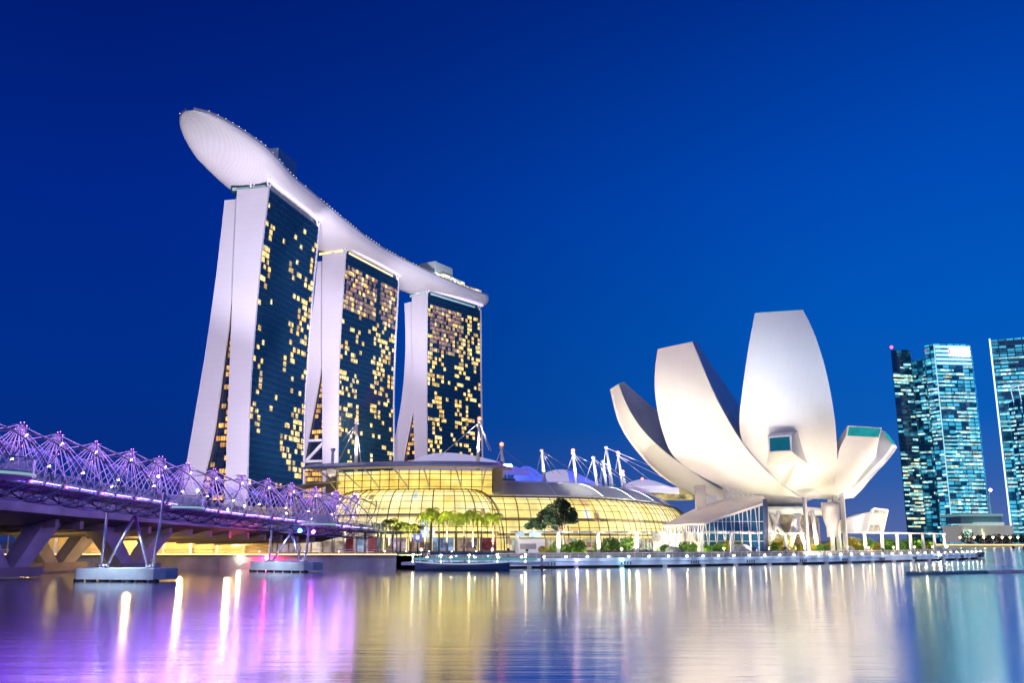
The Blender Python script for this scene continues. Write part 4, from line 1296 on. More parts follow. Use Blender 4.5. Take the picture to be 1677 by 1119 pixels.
# left (front) vault
yg = 262.0
Lg = [(-66, 330), (-62, 296), (-54, 276), (-44, 266), (-29, 261.5), (-14, 262), (-6.5, 265.5), (-2.5, 273), (-1, 287)]
ZT1 = at(700, 802, 272).z
gL, PL = vault(Lg, 9.5, GZ, ZT1, 'left', 40, 9)
# clerestory and the winged roof above it
yc = 274.0
cl0, cl1 = at(548, 800, yc + 6), at(806, 800, yc)
ct = at(700, 774, yc).z + .8
fr_ = smooth([V((cl0.x, yc + 8, 0)), V((lerp(cl0.x, cl1.x, .5), yc - 1, 0)), V((cl1.x, yc + 2, 0))], 17)
mb = MB(); mb.grid([[p + V((0, 0, ZT1 - 1)) for p in fr_], [p + V((0, 0, ct)) for p in fr_]], sm=False); cg = mb.build('clerestory_glass', M['mall_glass'], MALL)
mb = MB(); mb.grid([[p + V((0, 4, ZT1 - 1)) for p in fr_], [p + V((0, 4, ct)) for p in fr_]], sm=False)
def mall_hi():
    m = M['mall_lit'].copy(); m.name = 'clerestory_interior'
    for nd in m.node_tree.nodes:
        if nd.type == 'VALTORGB':
            for e, c in zip(nd.color_ramp.elements, ((.62, .38, .05), (.85, .60, .12), (.95, .72, .2), (1, .85, .45))): e.color = (*c, 1)
    return m
mb.build('lit_interior', mall_hi(), MALL)
mb = MB()
for i, p in enumerate(fr_): mb.bar(p + V((0, -.12, ZT1 - .8)), p + V((0, -.12, ct)), .12, 4)
for z in (.25, .55, .8): mb.tube([p + V((0, -.12, lerp(ZT1 - .8, ct, z))) for p in fr_], .09, 4)
mb.build('mullion_grid', M['mullion'], cg, root=MALL)
for p, s in ((fr_[0], -1), (fr_[-1], 1)):
    mb = MB(); mb.box(p + V((s * 1.6, 1.5, (ZT1 + ct) / 2)), (3.0, 3.0, ct - ZT1 + 1.5)); mb.build('corner_pier', M['concrete'], MALL)
# wing roof: lens-shaped plan, thin edge, pale underside
def wing(pts_front, depth, zc, name, mtop, munder, sag=0):
    f = smooth([V(p) for p in pts_front], 41)
    n = len(f)
    bk = [p + V((0, depth, 1.8)) for p in f]
    mid = [p + V((0, depth * .35, 1.3)) for p in f]
    mb = MB(); mb.grid([[p + V((0, 0, .55)) for p in f], [p + V((0, 0, .85)) for p in mid], [p + V((0, 0, .5)) for p in bk]], sm=True); r = mb.build('wing_roof', mtop, MALL)
    mb = MB(); mb.grid([f, [p + V((0, 0, .55)) for p in f]], sm=False, flip=True); mb.build('roof_edge', mtop, r, root=MALL)
    mb = MB(); mb.grid([f, [p + V((0, 0, -.5)) for p in mid], [p + V((0, 0, -.6)) for p in bk]], sm=True); mb.build('soffit', munder, r, root=MALL)
    return f, mid
blue_edge = mat('blue_grey_roof_edge', (.24, .32, .52), .35, .3, .1, .2)
soff = mat('beige_soffit', (.62, .52, .34), .6, 0, .08, .1)
wf = [at(496, 769, 282), at(545, 767, 270), at(620, 765, 263), at(700, 764, 260), at(780, 765, 261), at(838, 768, 268)]
WF, WM = wing(wf, 22, 0, 'main', blue_edge, soff)
for k in range(1, 8):
    i = int(k * 40 / 8); mb = MB(); a = WF[i] + V((0, -.1, -.15)); j = min(16, max(0, int(16 * (k - .6) / 6.6)))
    b = fr_[j] + V((0, -.3, ZT1 + .4)); mb.tube([a, a.lerp(b, .35) + V((0, 0, .5)), b], .22, 5); mb.build('roof_brace', M['white_metal'], MALL)
# roofs at lower left, pale shells
lw_ = [at(458, 803, 285), at(500, 795, 276), at(545, 792, 272)]
f = smooth(lw_, 9); mb = MB(); mb.grid([[p for p in f], [p + V((0, 8, 1.2)) for p in f], [p + V((0, 16, .2)) for p in f]], sm=True); mb.build('low_roof', soff, MALL)
mb = MB(); mb.box((at(500, 800, 300).x, 306, 9), (44, 30, 13)); mb.build('rear_block', win_mat('rear_lit', [(.6, .42, .16), (.35, .25, .12), (.8, .6, .25)], .5, 3.5, .6, False), MALL)
# right vault, receding along the promenade, with its grey roof band
Rg = [(-13, 271.5), (-3, 273.5), (8, 276.5), (21, 282), (34, 292), (46, 309), (57, 329), (66, 352), (73, 378), (78, 402)]
ZT2 = at(850, 815, 289).z
gR, PR = vault(Rg, 8, GZ, ZT2, 'right', 44, 8, floors=(7, 11.5))
n = 45
bandA = [PR(i, 1, -.25) + V((0, 0, .15)) for i in range(n)]
mb = MB()
rows = [bandA]
for k in range(1, 6):
    q = k / 5; rows.append([PR(i, 1) + (PR(i, 1) - PR(i, .9)).normalized().cross(V((0, 0, 0))) + V((0, 0, 0)) for i in range(n)])
rows = []
for k in range(7):
    q = k / 6
    r_ = []
    for i in range(n):
        a, b = gR[max(0, i - 1)], gR[min(n - 1, i + 1)]
        tg = (b - a).normalized(); nv = V((-tg.y, tg.x, 0))
        r_.append(PR(i, 1) + nv * (10 * q - .3) + V((0, 0, .3 + 4.6 * sin(q * pi / 2))))
    rows.append(r_)
mb.grid(rows, sm=True); rb = mb.build('roof_band', M['grey_roof'], MALL)
mb = MB()
for i in range(2, n, 6): mb.tube([r_[i] + V((0, 0, .12)) for r_ in rows], .22, 5)
mb.tube([p + V((0, 0, .1)) for p in rows[0]], .28, 5); mb.tube([p + V((0, 0, .15)) for p in rows[-1]], .25, 5)
mb.build('roof_rib', M['white_metal'], rb, root=MALL)
mb = MB(); mb.grid([[p + V((0, .5, 0)) for p in rows[-1]], [p + V((-8, 40, 0)) for p in rows[-1]]], sm=False); mb.build('roof_terrace', M['concrete'], MALL)
# podium block joining everything, behind
mb = MB(); mb.box((-30, 312, 10), (74, 56, 15.5)); mb.build('podium', M['concrete'], MALL)
box = at(842, 782, 290)
mb = MB(); mb.box((at(826, 782, 292).x, 298, 21.5), (7, 8, 6)); mb.build('stair_tower', mat('stair_glass', (.10, .14, .20), .25, 0, .3, .4), MALL)
# theatre roofs behind: white shells with bands of violet-white and blue light
def stripe_mat(name, a, b, sc_, es):
    m = bpy.data.materials.new(name); m.use_nodes = True
    n = m.node_tree.nodes; l = m.node_tree.links; bs = n['Principled BSDF']
    t = n.new('ShaderNodeTexCoord')
    wv = n.new('ShaderNodeTexWave'); wv.bands_direction = 'Y'; wv.inputs['Scale'].default_value = sc_; wv.inputs['Distortion'].default_value = 1.2; wv.inputs['Detail'].default_value = 1
    l.new(t.outputs['UV'], wv.inputs['Vector'])
    r = n.new('ShaderNodeValToRGB'); e = r.color_ramp.elements; e[0].position = .25; e[0].color = (*a, 1); e[1].position = .6; e[1].color = (*b, 1)
    l.new(wv.outputs['Fac'], r.inputs[0]); l.new(r.outputs[0], bs.inputs['Emission Color']); bs.inputs['Emission Strength'].default_value = es
    bs.inputs['Base Color'].default_value = (.6, .58, .64, 1)
    return m
st_w = stripe_mat('violet_white_light_bands', (.16, .13, .30), (.80, .74, .98), 2.4, .62)
st_b = stripe_mat('blue_light_bands', (.005, .01, .35), (.06, .14, 1.0), 1.6, 1.0)
def shell(px0, px1, ptop, pbase, Y, dep, m, skew=.6, a0=0, a1=1, name='theatre_roof'):
    A, B = at(px0, pbase, Y), at(px1, pbase, Y)
    skirt = 2.5
    T = at((px0 + px1) / 2, ptop, Y + dep * .4).z
    rows = []; uv = []
    for k in range(-1, 11):
        v = max(0, k / 10); row = []; ur = []
        for i in range(25):
            u_ = lerp(a0, a1, i / 24)
            x = lerp(A.x, B.x, u_)
            h = max(0, sin(pi * u_ ** skew)) ** .8
            row.append(V((x, Y + dep * v * (1), lerp(A.z, B.z, u_) + (T - A.z) * h * sin(pi * (.06 + .94 * v) * .62) / 1.0 - (skirt if k < 0 else 0))))
            ur.append((u_ * 4, v * 6))
        rows.append(row); uv.append(ur)
    mb = MB(); mb.grid(rows, uv, sm=True); return mb.build(name, m, MALL)
shell(652, 868, 737, 768, 318, 34, st_w, .62, 0, .74)
shell(652, 868, 737, 768, 318, 34, st_b, .62, .74, 1)
shell(838, 905, 760, 792, 330, 30, st_b, .7, 0, 1)
shell(868, 986, 766, 793, 345, 30, st_w, .9, 0, .55)
shell(868, 986, 766, 793, 345, 30, st_b, .9, .55, 1)
shell(1020, 1112, 783, 800, 385, 30, st_w, 1.0)
mb = MB(); p = at(1090, 803, 380); mb.box((p.x, 392, p.z - 1), (26, 12, 5)); mb.build('stair_tower', win_mat('end_lit', [(.8, .6, .15), (.6, .5, .2)], .6, 3, .5, False), MALL)
# ground floor: shopfronts, doors, warm and coloured interiors along the promenade
cols_ = [(.95, .75, .42), (.75, .55, .85), (.20, .03, .05), (.35, .5, .85), (.9, .6, .3), (.30, .04, .06), (.8, .72, .6), (.25, .2, .5), (.95, .8, .5)]
for k in range(15):
    i0 = 4 + k * 2
    a, b = gL[min(40, i0)], gL[min(40, i0 + 2)]
    tg = (b - a).normalized(); nv = V((-tg.y, tg.x, 0))
    mb = MB(); q = [a.lerp(b, .06) - nv * .6, a.lerp(b, .94) - nv * .6]
    mb.prism([q[0] + V((0, 0, GZ)), q[1] + V((0, 0, GZ)), q[1] + V((0, 0, GZ + 3.6)), q[0] + V((0, 0, GZ + 3.6))], nv * .3)
    mb.build('shopfront', win_mat('shopfront_lit_%d' % k, [cols_[k % 9], tuple(c * .6 for c in cols_[(k * 4) % 9]), cols_[k % 9]], .62, 1.6, .6, False), MALL)
for k in range(20):
    i0 = 3 + k * 2
    a, b = gR[min(44, i0)], gR[min(44, i0 + 2)]
    tg = (b - a).normalized(); nv = V((-tg.y, tg.x, 0))
    mb = MB(); q = [a.lerp(b, .06) - nv * .6, a.lerp(b, .94) - nv * .6]
    mb.prism([q[0] + V((0, 0, GZ)), q[1] + V((0, 0, GZ)), q[1] + V((0, 0, GZ + 3.4)), q[0] + V((0, 0, GZ + 3.4))], nv * .3)
    mb.build('shopfront', win_mat('shopfront_lit_r%d' % k, [(.9, .6, .35), (.4, .75, .6), (.95, .8, .5), (.8, .45, .3)], .62, 1.3 + .1 * (k % 5), .6, False), MALL)
# lower concourse at the left: violet lit wall and canopy by the footbridge landing
CON = thing('landing_concourse', 'low violet-lit concourse with slim pale columns at the landing of the footbridge', 'concourse', (-50, 212, GZ))
mb = MB(); mb.box((-56, 222, 5.6), (46, 3, 6.4)); mb.build('back_wall', win_mat('concourse_lit', [(.45, .28, .66), (.85, .65, .5), (.62, .45, .70), (.9, .7, .42)], .72, 5, .5, False), CON)
mb = MB(); mb.box((-57, 214, 8.6), (46, 14, .5)); mb.build('canopy', M['concrete'], CON)
for k in range(18): 
    mb = MB(); mb.bar((-77 + k * 2.5, 208, GZ), (-77 + k * 2.5, 208, 8.4), .16, 6); mb.build('column', M['white_panel'], CON)
for k, c in ((0, (.25, .03, .04)), (1, (.4, .55, .8)), (2, (.3, .04, .05))):
    mb = MB(); mb.box((at(570 + k * 20, 895, 219).x, 219.6, 4.4), (2.2, .4, 3.4)); mb.build('door', win_mat('door_lit_%d' % k, [c, tuple(x * .7 for x in c)], .6, 2, .4, False), CON)
# ---- masts with stays on the mall roof
def mast(tx, ty, bx, by, Y, red, lab, stays):
    a, b = at(bx, by, Y), at(tx, ty, Y)
    t = thing('cable_mast', lab, 'mast', (a.x, a.y, a.z - 2), 'white masts with stay cables on the mall roof')
    mb = MB(); mb.bar(a - V((0, 0, 2)), b, .62, 8, .42); mb.build('pole', M['white_metal'], t)
    if not stays: stays = []
    L_ = bpy.data.lights.new('mast_uplight', 'SPOT'); L_.spot_size = R(60); L_.energy = (150 if stays else 12) * (b - a).length ** 2; L_.color = (1, .93, .9); L_.shadow_soft_size = .4
    o = bpy.data.objects.new('mast_uplight', L_); col.objects.link(o); o.parent = t; o.location = (.8, -.45 * (b - a).length, 2.5); o.rotation_euler = (R(180 - 27), 0, 0)
    for dx, dy, px, py in stays:
        mb = MB(); mb.bar(b - V((0, 0, .4)), at(px, py, Y + dy), .11, 4); mb.build('stay_cable', M['cable'], t)
    mb = MB(); mb.lathe(b, [(.7, -.6), (.75, 0), (.3, .3)], 8); mb.build('mast_head', M['white_metal'], t)
    if red:
        mb = MB(); mb.ball(b + V((0, 0, .8)), .62, 8); mb.build('beacon', glow('red_beacon', (1, .10, .03), 9), t)
MS = [(584, 692, 583, 768, 300, 1, 'tall white mast with a red beacon rising in front of the middle hotel tower', [(0, 6, 553, 760), (0, 0, 592, 766), (0, 10, 560, 724)]),
      (545.5, 736, 542, 793, 285, 0, 'short white mast left of the winged roof, in front of the middle tower end wall', []),
      (785, 690, 782, 762, 300, 1, 'tall white mast with a red beacon rising through the winged roof beside the farthest tower', [(0, 10, 720, 748), (0, 14, 805, 740), (0, 6, 801, 738)]),
      (821.5, 732, 824, 790, 300, 1, 'white mast with a red beacon at the right end of the winged roof', [(0, 0, 808, 770), (0, 30, 882, 782), (0, 0, 832, 788)]),
      (887, 737, 892.5, 792, 305, 0, 'first white mast along the grey roof band, without a beacon', [(0, 6, 877, 782), (0, 60, 968, 790), (0, 30, 918, 778), (0, 20, 905, 776)]),
      (938.5, 742, 945, 793, 320, 1, 'second white mast along the grey roof band, carrying an orange beacon', [(0, 6, 928, 775), (0, 60, 1010, 780), (0, 40, 985, 790), (0, 30, 965, 790)]),
      (971.5, 749, 979, 796, 332, 0, 'third white mast along the grey roof band, dark behind it', [(0, 5, 958, 790), (0, 60, 1030, 795), (0, 30, 1008, 796)]),
      (987, 755, 994, 797, 345, 0, 'short leaning mast just left of the paired tall masts', [(0, 4, 982, 790), (0, 40, 1040, 798)]),
      (992.5, 732, 1004, 798, 350, 0, 'tallest of the clustered masts beyond the grey roof, a pair joined at the top', [(0, 2, 984, 792), (0, 60, 1110, 782), (0, 0, 999, 797)]),
      (1012, 745, 1021, 799, 365, 1, 'leaning white mast with a red beacon at the right of the cluster', [(0, 0, 1008, 770), (0, 60, 1105, 792), (0, 50, 1075, 795)]),
      (1020, 776, 1023, 800, 385, 1, 'small distant mast with a red beacon right of the mast cluster', [(0, 30, 1052, 800)]),
      (1052, 788, 1054, 803, 410, 1, 'smallest farthest mast with a red beacon near the museum petal', [])]
for m_ in MS: mast(*m_)

# ================================================================ OFFICE TOWERS across the bay
def office(name, label, plan, z1, fac_mat, cells, seed, wmats, top=None, fh=4.2):
    # plan: list of (x, y) ground corners, front edges first; cells: list of (edge index, u0, u1, zlo, zhi, prob, run)
    rnd = random.Random(seed)
    cx = sum(p[0] for p in plan) / len(plan); cy = sum(p[1] for p in plan) / len(plan)
    t = thing('office_tower', label, 'tower', (cx, cy, 2))
    mb = MB(); n = len(plan)
    hs = z1 if isinstance(z1, (list, tuple)) else [z1] * n
    for i in range(n):
        a, b = plan[i], plan[(i + 1) % n]; ln = sqrt((b[0] - a[0]) ** 2 + (b[1] - a[1]) ** 2)
        mb.quad((*a, 1.5), (*b, 1.5), (*b, hs[(i + 1) % n]), (*a, hs[i]), [(0, 1.5), (ln, 1.5), (ln, hs[(i + 1) % n]), (0, hs[i])])
    mb.poly([V((*p, h)) for p, h in zip(plan, hs)])
    mb.build('curtain_wall', fac_mat, t)
    got = []
    for ei, u0, u1, zl, zh, pr, run, wm in cells:
        a, b = V((*plan[ei], 0)), V((*plan[(ei + 1) % n], 0)); tg = (b - a); ln = tg.length; tg.normalize(); nv = V((tg.y, -tg.x, 0))
        z = zl
        while z < zh:
            u = u0
            while u < u1:
                if rnd.random() < pr:
                    w_ = min(rnd.uniform(run * .4, run * 1.5), u1 - u) 
                    if w_ * ln > 1.5: got.append((a + tg * ((u + w_ / 2) * ln) + nv * .1 + V((0, 0, z)), w_ * ln * .94, fh * rnd.choice((.36, .45, .52)), atan2(tg.y, tg.x), wm))
                    u += w_
                else: u += rnd.uniform(run * .5, run)
            z += fh
    got.sort(key=lambda g_: -g_[1] * g_[2])
    rest = {}
    for k, (p, wd, ht, az, wm) in enumerate(got):
        if k < 80:
            mb = MB(); mb.box(p, (wd, .5, ht), az); mb.build('window', M[wm], t)
        else:
            rest.setdefault(wm, MB()).box(p, (wd, .5, ht), az)
    for wm, mb in rest.items(): mb.build('window_field', M[wm], t, kind='stuff')
    return t
M['off_dark'] = curtain_mat('navy_curtain_wall', (.012, .05, .12), (.02, .07, .15), 7.0, 4.2, .12, .5, (.06, .40, .55), .34, .6)
M['off_mid'] = curtain_mat('blue_curtain_wall', (.02, .12, .22), (.03, .14, .24), 6.0, 4.2, .12, .5, (.04, .36, .55), .60, .9)
M['off_bright'] = curtain_mat('teal_curtain_wall', (.03, .20, .34), (.05, .24, .38), 7.5, 4.2, .12, .6, (.05, .42, .62), .72, 1.1)
def gx(px, Y): return at(px, 888, Y).x
Y0 = 1000
h = lambda py, Y=Y0: at(1550, py, Y).z
o = office('a', 'slim dark navy office tower with a red roof lamp, leftmost of those across the bay',
       [(gx(1487, Y0), Y0), (gx(1524, Y0), Y0 + 6), (gx(1523, Y0 + 40), Y0 + 40), (gx(1490, Y0 + 40), Y0 + 40)], [h(574), h(571), h(571), h(574)], M['off_dark'],
       [(0, .02, .98, 30, 200, .34, .4, 'win_cyan'), (0, .05, .95, 12, 95, .42, .5, 'win_yel'), (0, .0, 1, 180, 186, .9, .6, 'win_yel')], 5, None)
mb = MB(); mb.ball(V((gx(1498, Y0) - 6, Y0, h(571) + 1.5)), 1.7, 8); mb.build('beacon', glow('roof_red', (1, .03, .08), 9), o)
o = office('b', 'curved blue office tower between the slim dark tower and the brightest tower',
       [(gx(1521, 1050), 1050), (gx(1536, 1050), 1040), (gx(1548, 1050), 1040), (gx(1563, 1050), 1052), (gx(1563, 1050), 1095), (gx(1521, 1050), 1095)], [h(592, 1050), h(590, 1050), h(596, 1050), h(600, 1050), h(600, 1050), h(592, 1050)], M['off_mid'],
       [(0, 0, 1, 20, 195, .30, .5, 'win_cyan'), (1, 0, 1, 20, 190, .42, .6, 'win_cyan'), (2, 0, 1, 20, 190, .34, .5, 'win_cyan'), (1, .0, 1, 60, 66, 1, .9, 'win_yel'), (1, 0, 1, 150, 158, 1, .9, 'win_yel')], 6, None)
mb = MB(); mb.ball(V((gx(1527, 1050) - 12, 1045, h(584, 1050))), 2.6, 8); mb.build('roof_lamp', glow('roof_cyan', (.3, .85, 1), 8), o)
o = office('c', 'brightest blue-green office tower with bands of lit floors and a glowing white crown',
       [(gx(1553, 980), 992), (gx(1562, 980), 980), (gx(1627, 980), 984), (gx(1626, 1030), 1030), (gx(1555, 1035), 1035)], h(563, 980), M['off_bright'],
       [(1, .0, 1, 14, 120, .62, .55, 'win_cyan'), (1, 0, 1, 120, 200, .34, .5, 'win_cyan'), (1, .0, .4, 20, 190, .1, .3, 'win_yel'), (0, 0, 1, 20, 200, .4, .8, 'win_cyan'), (1, .05, 1, 198, 214, .85, .8, 'win_crown')] if False else
       [(1, .0, 1, 14, 120, .8, .55, 'win_cyan'), (1, 0, 1, 120, 194, .5, .5, 'win_cyan'), (1, .0, .4, 20, 190, .1, .3, 'win_yel'), (0, 0, 1, 20, 200, .4, .8, 'win_cyan')], 7, None)
zc_ = h(563, 980)
mb = MB(); a, b = V((gx(1562, 980), 979.5, zc_ - 11)), V((gx(1627, 980), 983.5, zc_ - 11))
for k in range(5): mb.box(a.lerp(b, .5) + V((0, -.4, 7.5 - k * 4.6)), ((b - a).length * .96, .5, 2.6), atan2(b.y - a.y, b.x - a.x))
mb.build('crown_bands', glow('crown_white_bands', (.45, .85, 1), 1.1), o)
mb = MB(); mb.box(a.lerp(b, .68) + V((0, -1.2, 1.5)), ((b - a).length * .52, .6, 8.5), atan2(b.y - a.y, b.x - a.x)); mb.build('roof_sign', glow('white_roof_sign', (1, .93, .95), 9), o)
mb = MB(); mb.box(a.lerp(b, .42) + V((0, -1.2, 2.0)), (4, .6, 5.5), atan2(b.y - a.y, b.x - a.x)); mb.build('roof_sign', glow('red_roof_sign', (1, .12, .16), 3), o)
mb = MB(); mb.box(a + V((-.5, -.4, -95)), (.7, .7, 210)); mb.build('corner_light', glow('corner_line', (.5, .85, 1), .9), o)
o = office('d', 'tall office tower with ribbed crown and a white light line down its left corner',
       [(gx(1659, 960), 960), (gx(1790, 960), 930), (gx(1800, 960), 1000), (gx(1664, 1010), 1010)], [h(558, 960), h(553, 960), h(553, 960), h(558, 960)], M['off_bright'],
       [(0, .01, .5, 14, 170, .55, .4, 'win_cyan'), (0, .02, .6, 170, 196, .45, .4, 'win_cyan')], 8, None)
mb = MB(); p = V((gx(1659, 960) - .8, 959, 3)); mb.bar(p, p + V((0, 0, h(557, 960) - 2)), .8, 5); mb.build('corner_light', glow('white_corner_line', (.75, .9, 1), 1.4), o)
mb = MB()
for k in range(9):
    z = h(560, 960) - 2 - k * 3; a, b = V((gx(1660, 960), 959.4, z)), V((gx(1790, 960), 929.4, z)); mb.bar(a, b, .45, 4)
mb.build('crown_ribs', mat('crown_rib', (.15, .32, .42), .4, .2), o)
pl = []
cxx, cyy, rr_ = gx(1761, 900), 925, 36
for k in range(12):
    an = lerp(pi * 1.02, pi * 1.98, k / 11); pl.append((cxx + rr_ * cos(an), cyy + rr_ * sin(an) * .7))
pl += [(cxx + rr_, cyy + 30), (cxx - rr_ + 16, cyy + 30)]
o = office('e', 'rounded teal office tower with a slanted glass crown at the right edge of the view',
       pl, [at(1660, 655, 900).z + 5 * sin(k * .4) for k in range(14)], M['off_mid'],
       [(k, 0, 1, 14, 140, .6, .7, 'win_cyan') for k in range(0, 9)], 9, None)
mb = MB(); zt = at(1660, 655, 900).z
for k in range(1, 10):
    mb.bar((*pl[k], zt), (pl[k][0], pl[k][1] + 3, zt + 12 + k * 2.2), .45, 5); mb.bar((pl[k][0], pl[k][1] + 3, zt + 12 + k * 2.2), (pl[k + 1][0], pl[k + 1][1] + 3, zt + 14.2 + k * 2.2), .45, 5)
mb.build('glass_crown', glow('crown_frame_light', (.55, .8, 1), .9), o)
# low pavilion with a flat glass roof on the far shore
PB = thing('waterfront_block', 'low pale waterfront building with long horizontal bands below the brightest office tower', 'building', (gx(1605, 860), 870, 2))
def pbox(x0, y0, x1, y1, Y, d, nm, m):
    a, b = at(x0, y0, Y), at(x1, y1, Y); mb = MB(); mb.box(((a.x + b.x) / 2, Y + d / 2, (a.z + b.z) / 2), (b.x - a.x, d, abs(a.z - b.z))); return mb.build(nm, m, PB)
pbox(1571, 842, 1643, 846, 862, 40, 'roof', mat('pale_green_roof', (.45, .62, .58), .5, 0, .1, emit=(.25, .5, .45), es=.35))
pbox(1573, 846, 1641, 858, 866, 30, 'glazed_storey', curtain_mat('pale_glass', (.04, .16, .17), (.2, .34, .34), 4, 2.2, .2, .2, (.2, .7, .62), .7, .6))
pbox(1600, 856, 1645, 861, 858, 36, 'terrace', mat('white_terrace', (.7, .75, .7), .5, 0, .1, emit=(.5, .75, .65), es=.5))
pbox(1576, 861, 1662, 889, 868, 40, 'base', mat('base_stone_glow', (.38, .40, .38), .7, 0, .2, .05, emit=(.45, .42, .34), es=.42))  # stone given a glow in its colour to brighten the low block
pbox(1578, 868, 1592, 880, 866, 1, 'window', M['win_yel']); pbox(1608, 866, 1613, 882, 866, 1, 'window', M['win_yel'])
# far promenade: wall with a gold strip, trees and lamps
FW = thing('far_sea_wall', 'far waterfront wall with a golden strip of light at the right', 'sea wall', (330, 842, 0))
mb = MB(); mb.box((560, 842, 1.0), (640, 2, 3.2)); mb.build('wall', M['concrete_dark'], FW)
mb = MB(); mb.box((560, 840.4, 1.8), (640, .6, .8)); mb.build('strip_light', glow('far_gold_strip', (1, .62, .14), 1.8), FW)
def leafball(mb, c, r, n, sz, squash=.75, rnd=random):
    for q in range(n):
        while True:
            v = V((rnd.uniform(-1, 1), rnd.uniform(-1, 1), rnd.uniform(-1, 1)))
            if .25 < v.length < 1: break
        p = V(c) + V((v.x * r, v.y * r, v.z * r * squash))
        d1 = V((rnd.gauss(0, 1), rnd.gauss(0, 1), rnd.gauss(0, 1))).normalized() * sz; d2 = V((rnd.gauss(0, 1), rnd.gauss(0, 1), rnd.gauss(0, 1))).normalized() * sz * .6
        mb.quad(p - d1, p + d2, p + d1, p - d2)
ft = None
for k, (px, hgt, rad) in enumerate(((1585, 9, 7.5), (1604, 7, 5), (1619, 6.5, 5), (1634, 8, 5.5), (1648, 6.5, 5), (1661, 7.5, 5.5), (1675, 7, 5), (1690, 7, 5))):
    x = gx(px, 856)
    t = thing('round_tree', '%s round dark tree from the left along the far golden-lit waterfront' % nth(k), 'tree', (x, 856, 2.3), 'trees along the far waterfront')
    mb = MB(); mb.bar((x, 856, 2.2), (x, 856, hgt - 1), .4, 6, .25); mb.build('trunk', M['bark'], t)
    mb = MB(); leafball(mb, (x, 856, 2 + hgt * .7), rad, 260, 1.0, .75); mb.build('crown', M['leaf'], t)
for k, px in enumerate((1573, 1596, 1612, 1627, 1642, 1655, 1668, 1682)):
    x = gx(px, 850)
    t = thing('street_lamp', '%s glowing lamp from the left among the far waterfront trees' % nth(k), 'lamp', (x, 850, 2.3), 'lamps along the far waterfront')
    mb = MB(); mb.bar((x, 850, 2.3), (x, 850, 8), .18, 5); mb.build('pole', M['white_metal'], t)
    mb = MB(); mb.ball((x, 850, 8.4), .9, 8); mb.build('lamp_globe', glow('far_lamp', (1, .75, .45), 12), t)
# tower crane between the towers, tiny
t = thing('tower_crane', 'tiny lit crane mast with a pinkish lamp between two office towers', 'crane', (gx(1628, 960), 990, 2))
x = gx(1628, 990)
mb = MB(); mb.bar((x, 990, 2), (x, 990, at(1625, 812, 990).z), .9, 4); mb.build('mast', M['white_metal'], t)
mb = MB(); p = at(1622, 803, 990); mb.bar((x, 990, at(1625, 812, 990).z), p, .7, 4); mb.build('jib', M['white_metal'], t)
mb = MB(); mb.ball(p, 1.7, 8); mb.build('lamp', glow('crane_lamp', (1, .75, .8), 7), t)

# ================================================================ PROMENADE in front of the museum
FL = thing('floating_walkway', 'long curved blue-grey floating walkway in front of the museum', 'walkway', (PW[20].x, PW[20].y, 0))
inn = off(PW, 6.5)
mb = MB(); mb.grid([[p + V((0, 0, 1.75)) for p in PW], [p + V((0, 0, 1.75)) for p in inn]], sm=False); mb.build('deck', M['deck'], FL)
M['fascia'] = mat('blue_grey_fascia', (.52, .62, .74), .5, .1, .1, .4)
mb = MB(); mb.grid([[p + V((0, 0, .42)) for p in PW], [p + V((0, 0, 1.15)) for p in PW]], sm=False)
f2 = off(PW, -.18)
mb.grid([[p + V((0, 0, 1.2)) for p in f2], [p + V((0, 0, 1.8)) for p in f2], [p + V((0, 0, 1.8)) for p in off(PW, .3)]], sm=False); mb.grid([[p + V((0, 0, 1.2)) for p in off(PW, .1)], [p + V((0, 0, 1.2)) for p in f2]], sm=False)
mb.build('fascia', M['fascia'], FL)
mb = MB(); q = off(PW, 1.0); mb.grid([[p + V((0, 0, -.3)) for p in q], [p + V((0, 0, .6)) for p in q]], sm=False); mb.build('gap_shade_sheet', M['dark_rubber_and_shade'], FL)  # dark sheet standing in for the shade under the walkway
mb = MB()
for i in range(0, 60, 3): mb.box(PW[i] + V((0, .3, .2)), (.8, .8, .6))
mb.build('float', M['concrete'], FL, kind='stuff')
mb = MB()
for i in range(2, 58, 5):
    for k in range(4): mb.box(PW[i].lerp(PW[i + 1], .2 * k) + V((0, -.16, .8)), (.22, .12, .55))
mb.build('vent_slot', mat('vent', (.08, .10, .14), .6), FL, kind='stuff')
e_ = inn[-1]; mb = MB(); mb.grid([[PW[-1] + V((0, 0, .4)), e_ + V((0, 0, .4))], [PW[-1] + V((0, 0, 1.75)), e_ + V((0, 0, 1.75))]], sm=False); mb.build('end_fascia', M['fascia'], FL)
mb = MB()
ps = [p + V((0, 0, 1.75)) for p in off(PW, .5)]
mb.tube([p + V((0, 0, 1.0)) for p in ps], .035, 4); mb.tube([p + V((0, 0, .55)) for p in ps], .022, 4)
for p in resample(ps, 110): mb.bar(p, p + V((0, 0, 1.0)), .03, 4)
mb.build('railing', M['white_metal'], FL)
# upper planter wall
wl = off(PW, 7.0)
WALL = thing('planter_wall', 'low pale retaining wall behind the floating walkway, below the shrubs', 'wall', (PW[20].x, PW[20].y + 7, 1.7))
mb = MB(); mb.grid([[p + V((0, 0, 1.0)) for p in wl], [p + V((0, 0, 2.75)) for p in wl], [p + V((0, 0, 2.75)) for p in off(PW, 7.6)]], sm=False); mb.build('wall', M['concrete'], WALL)
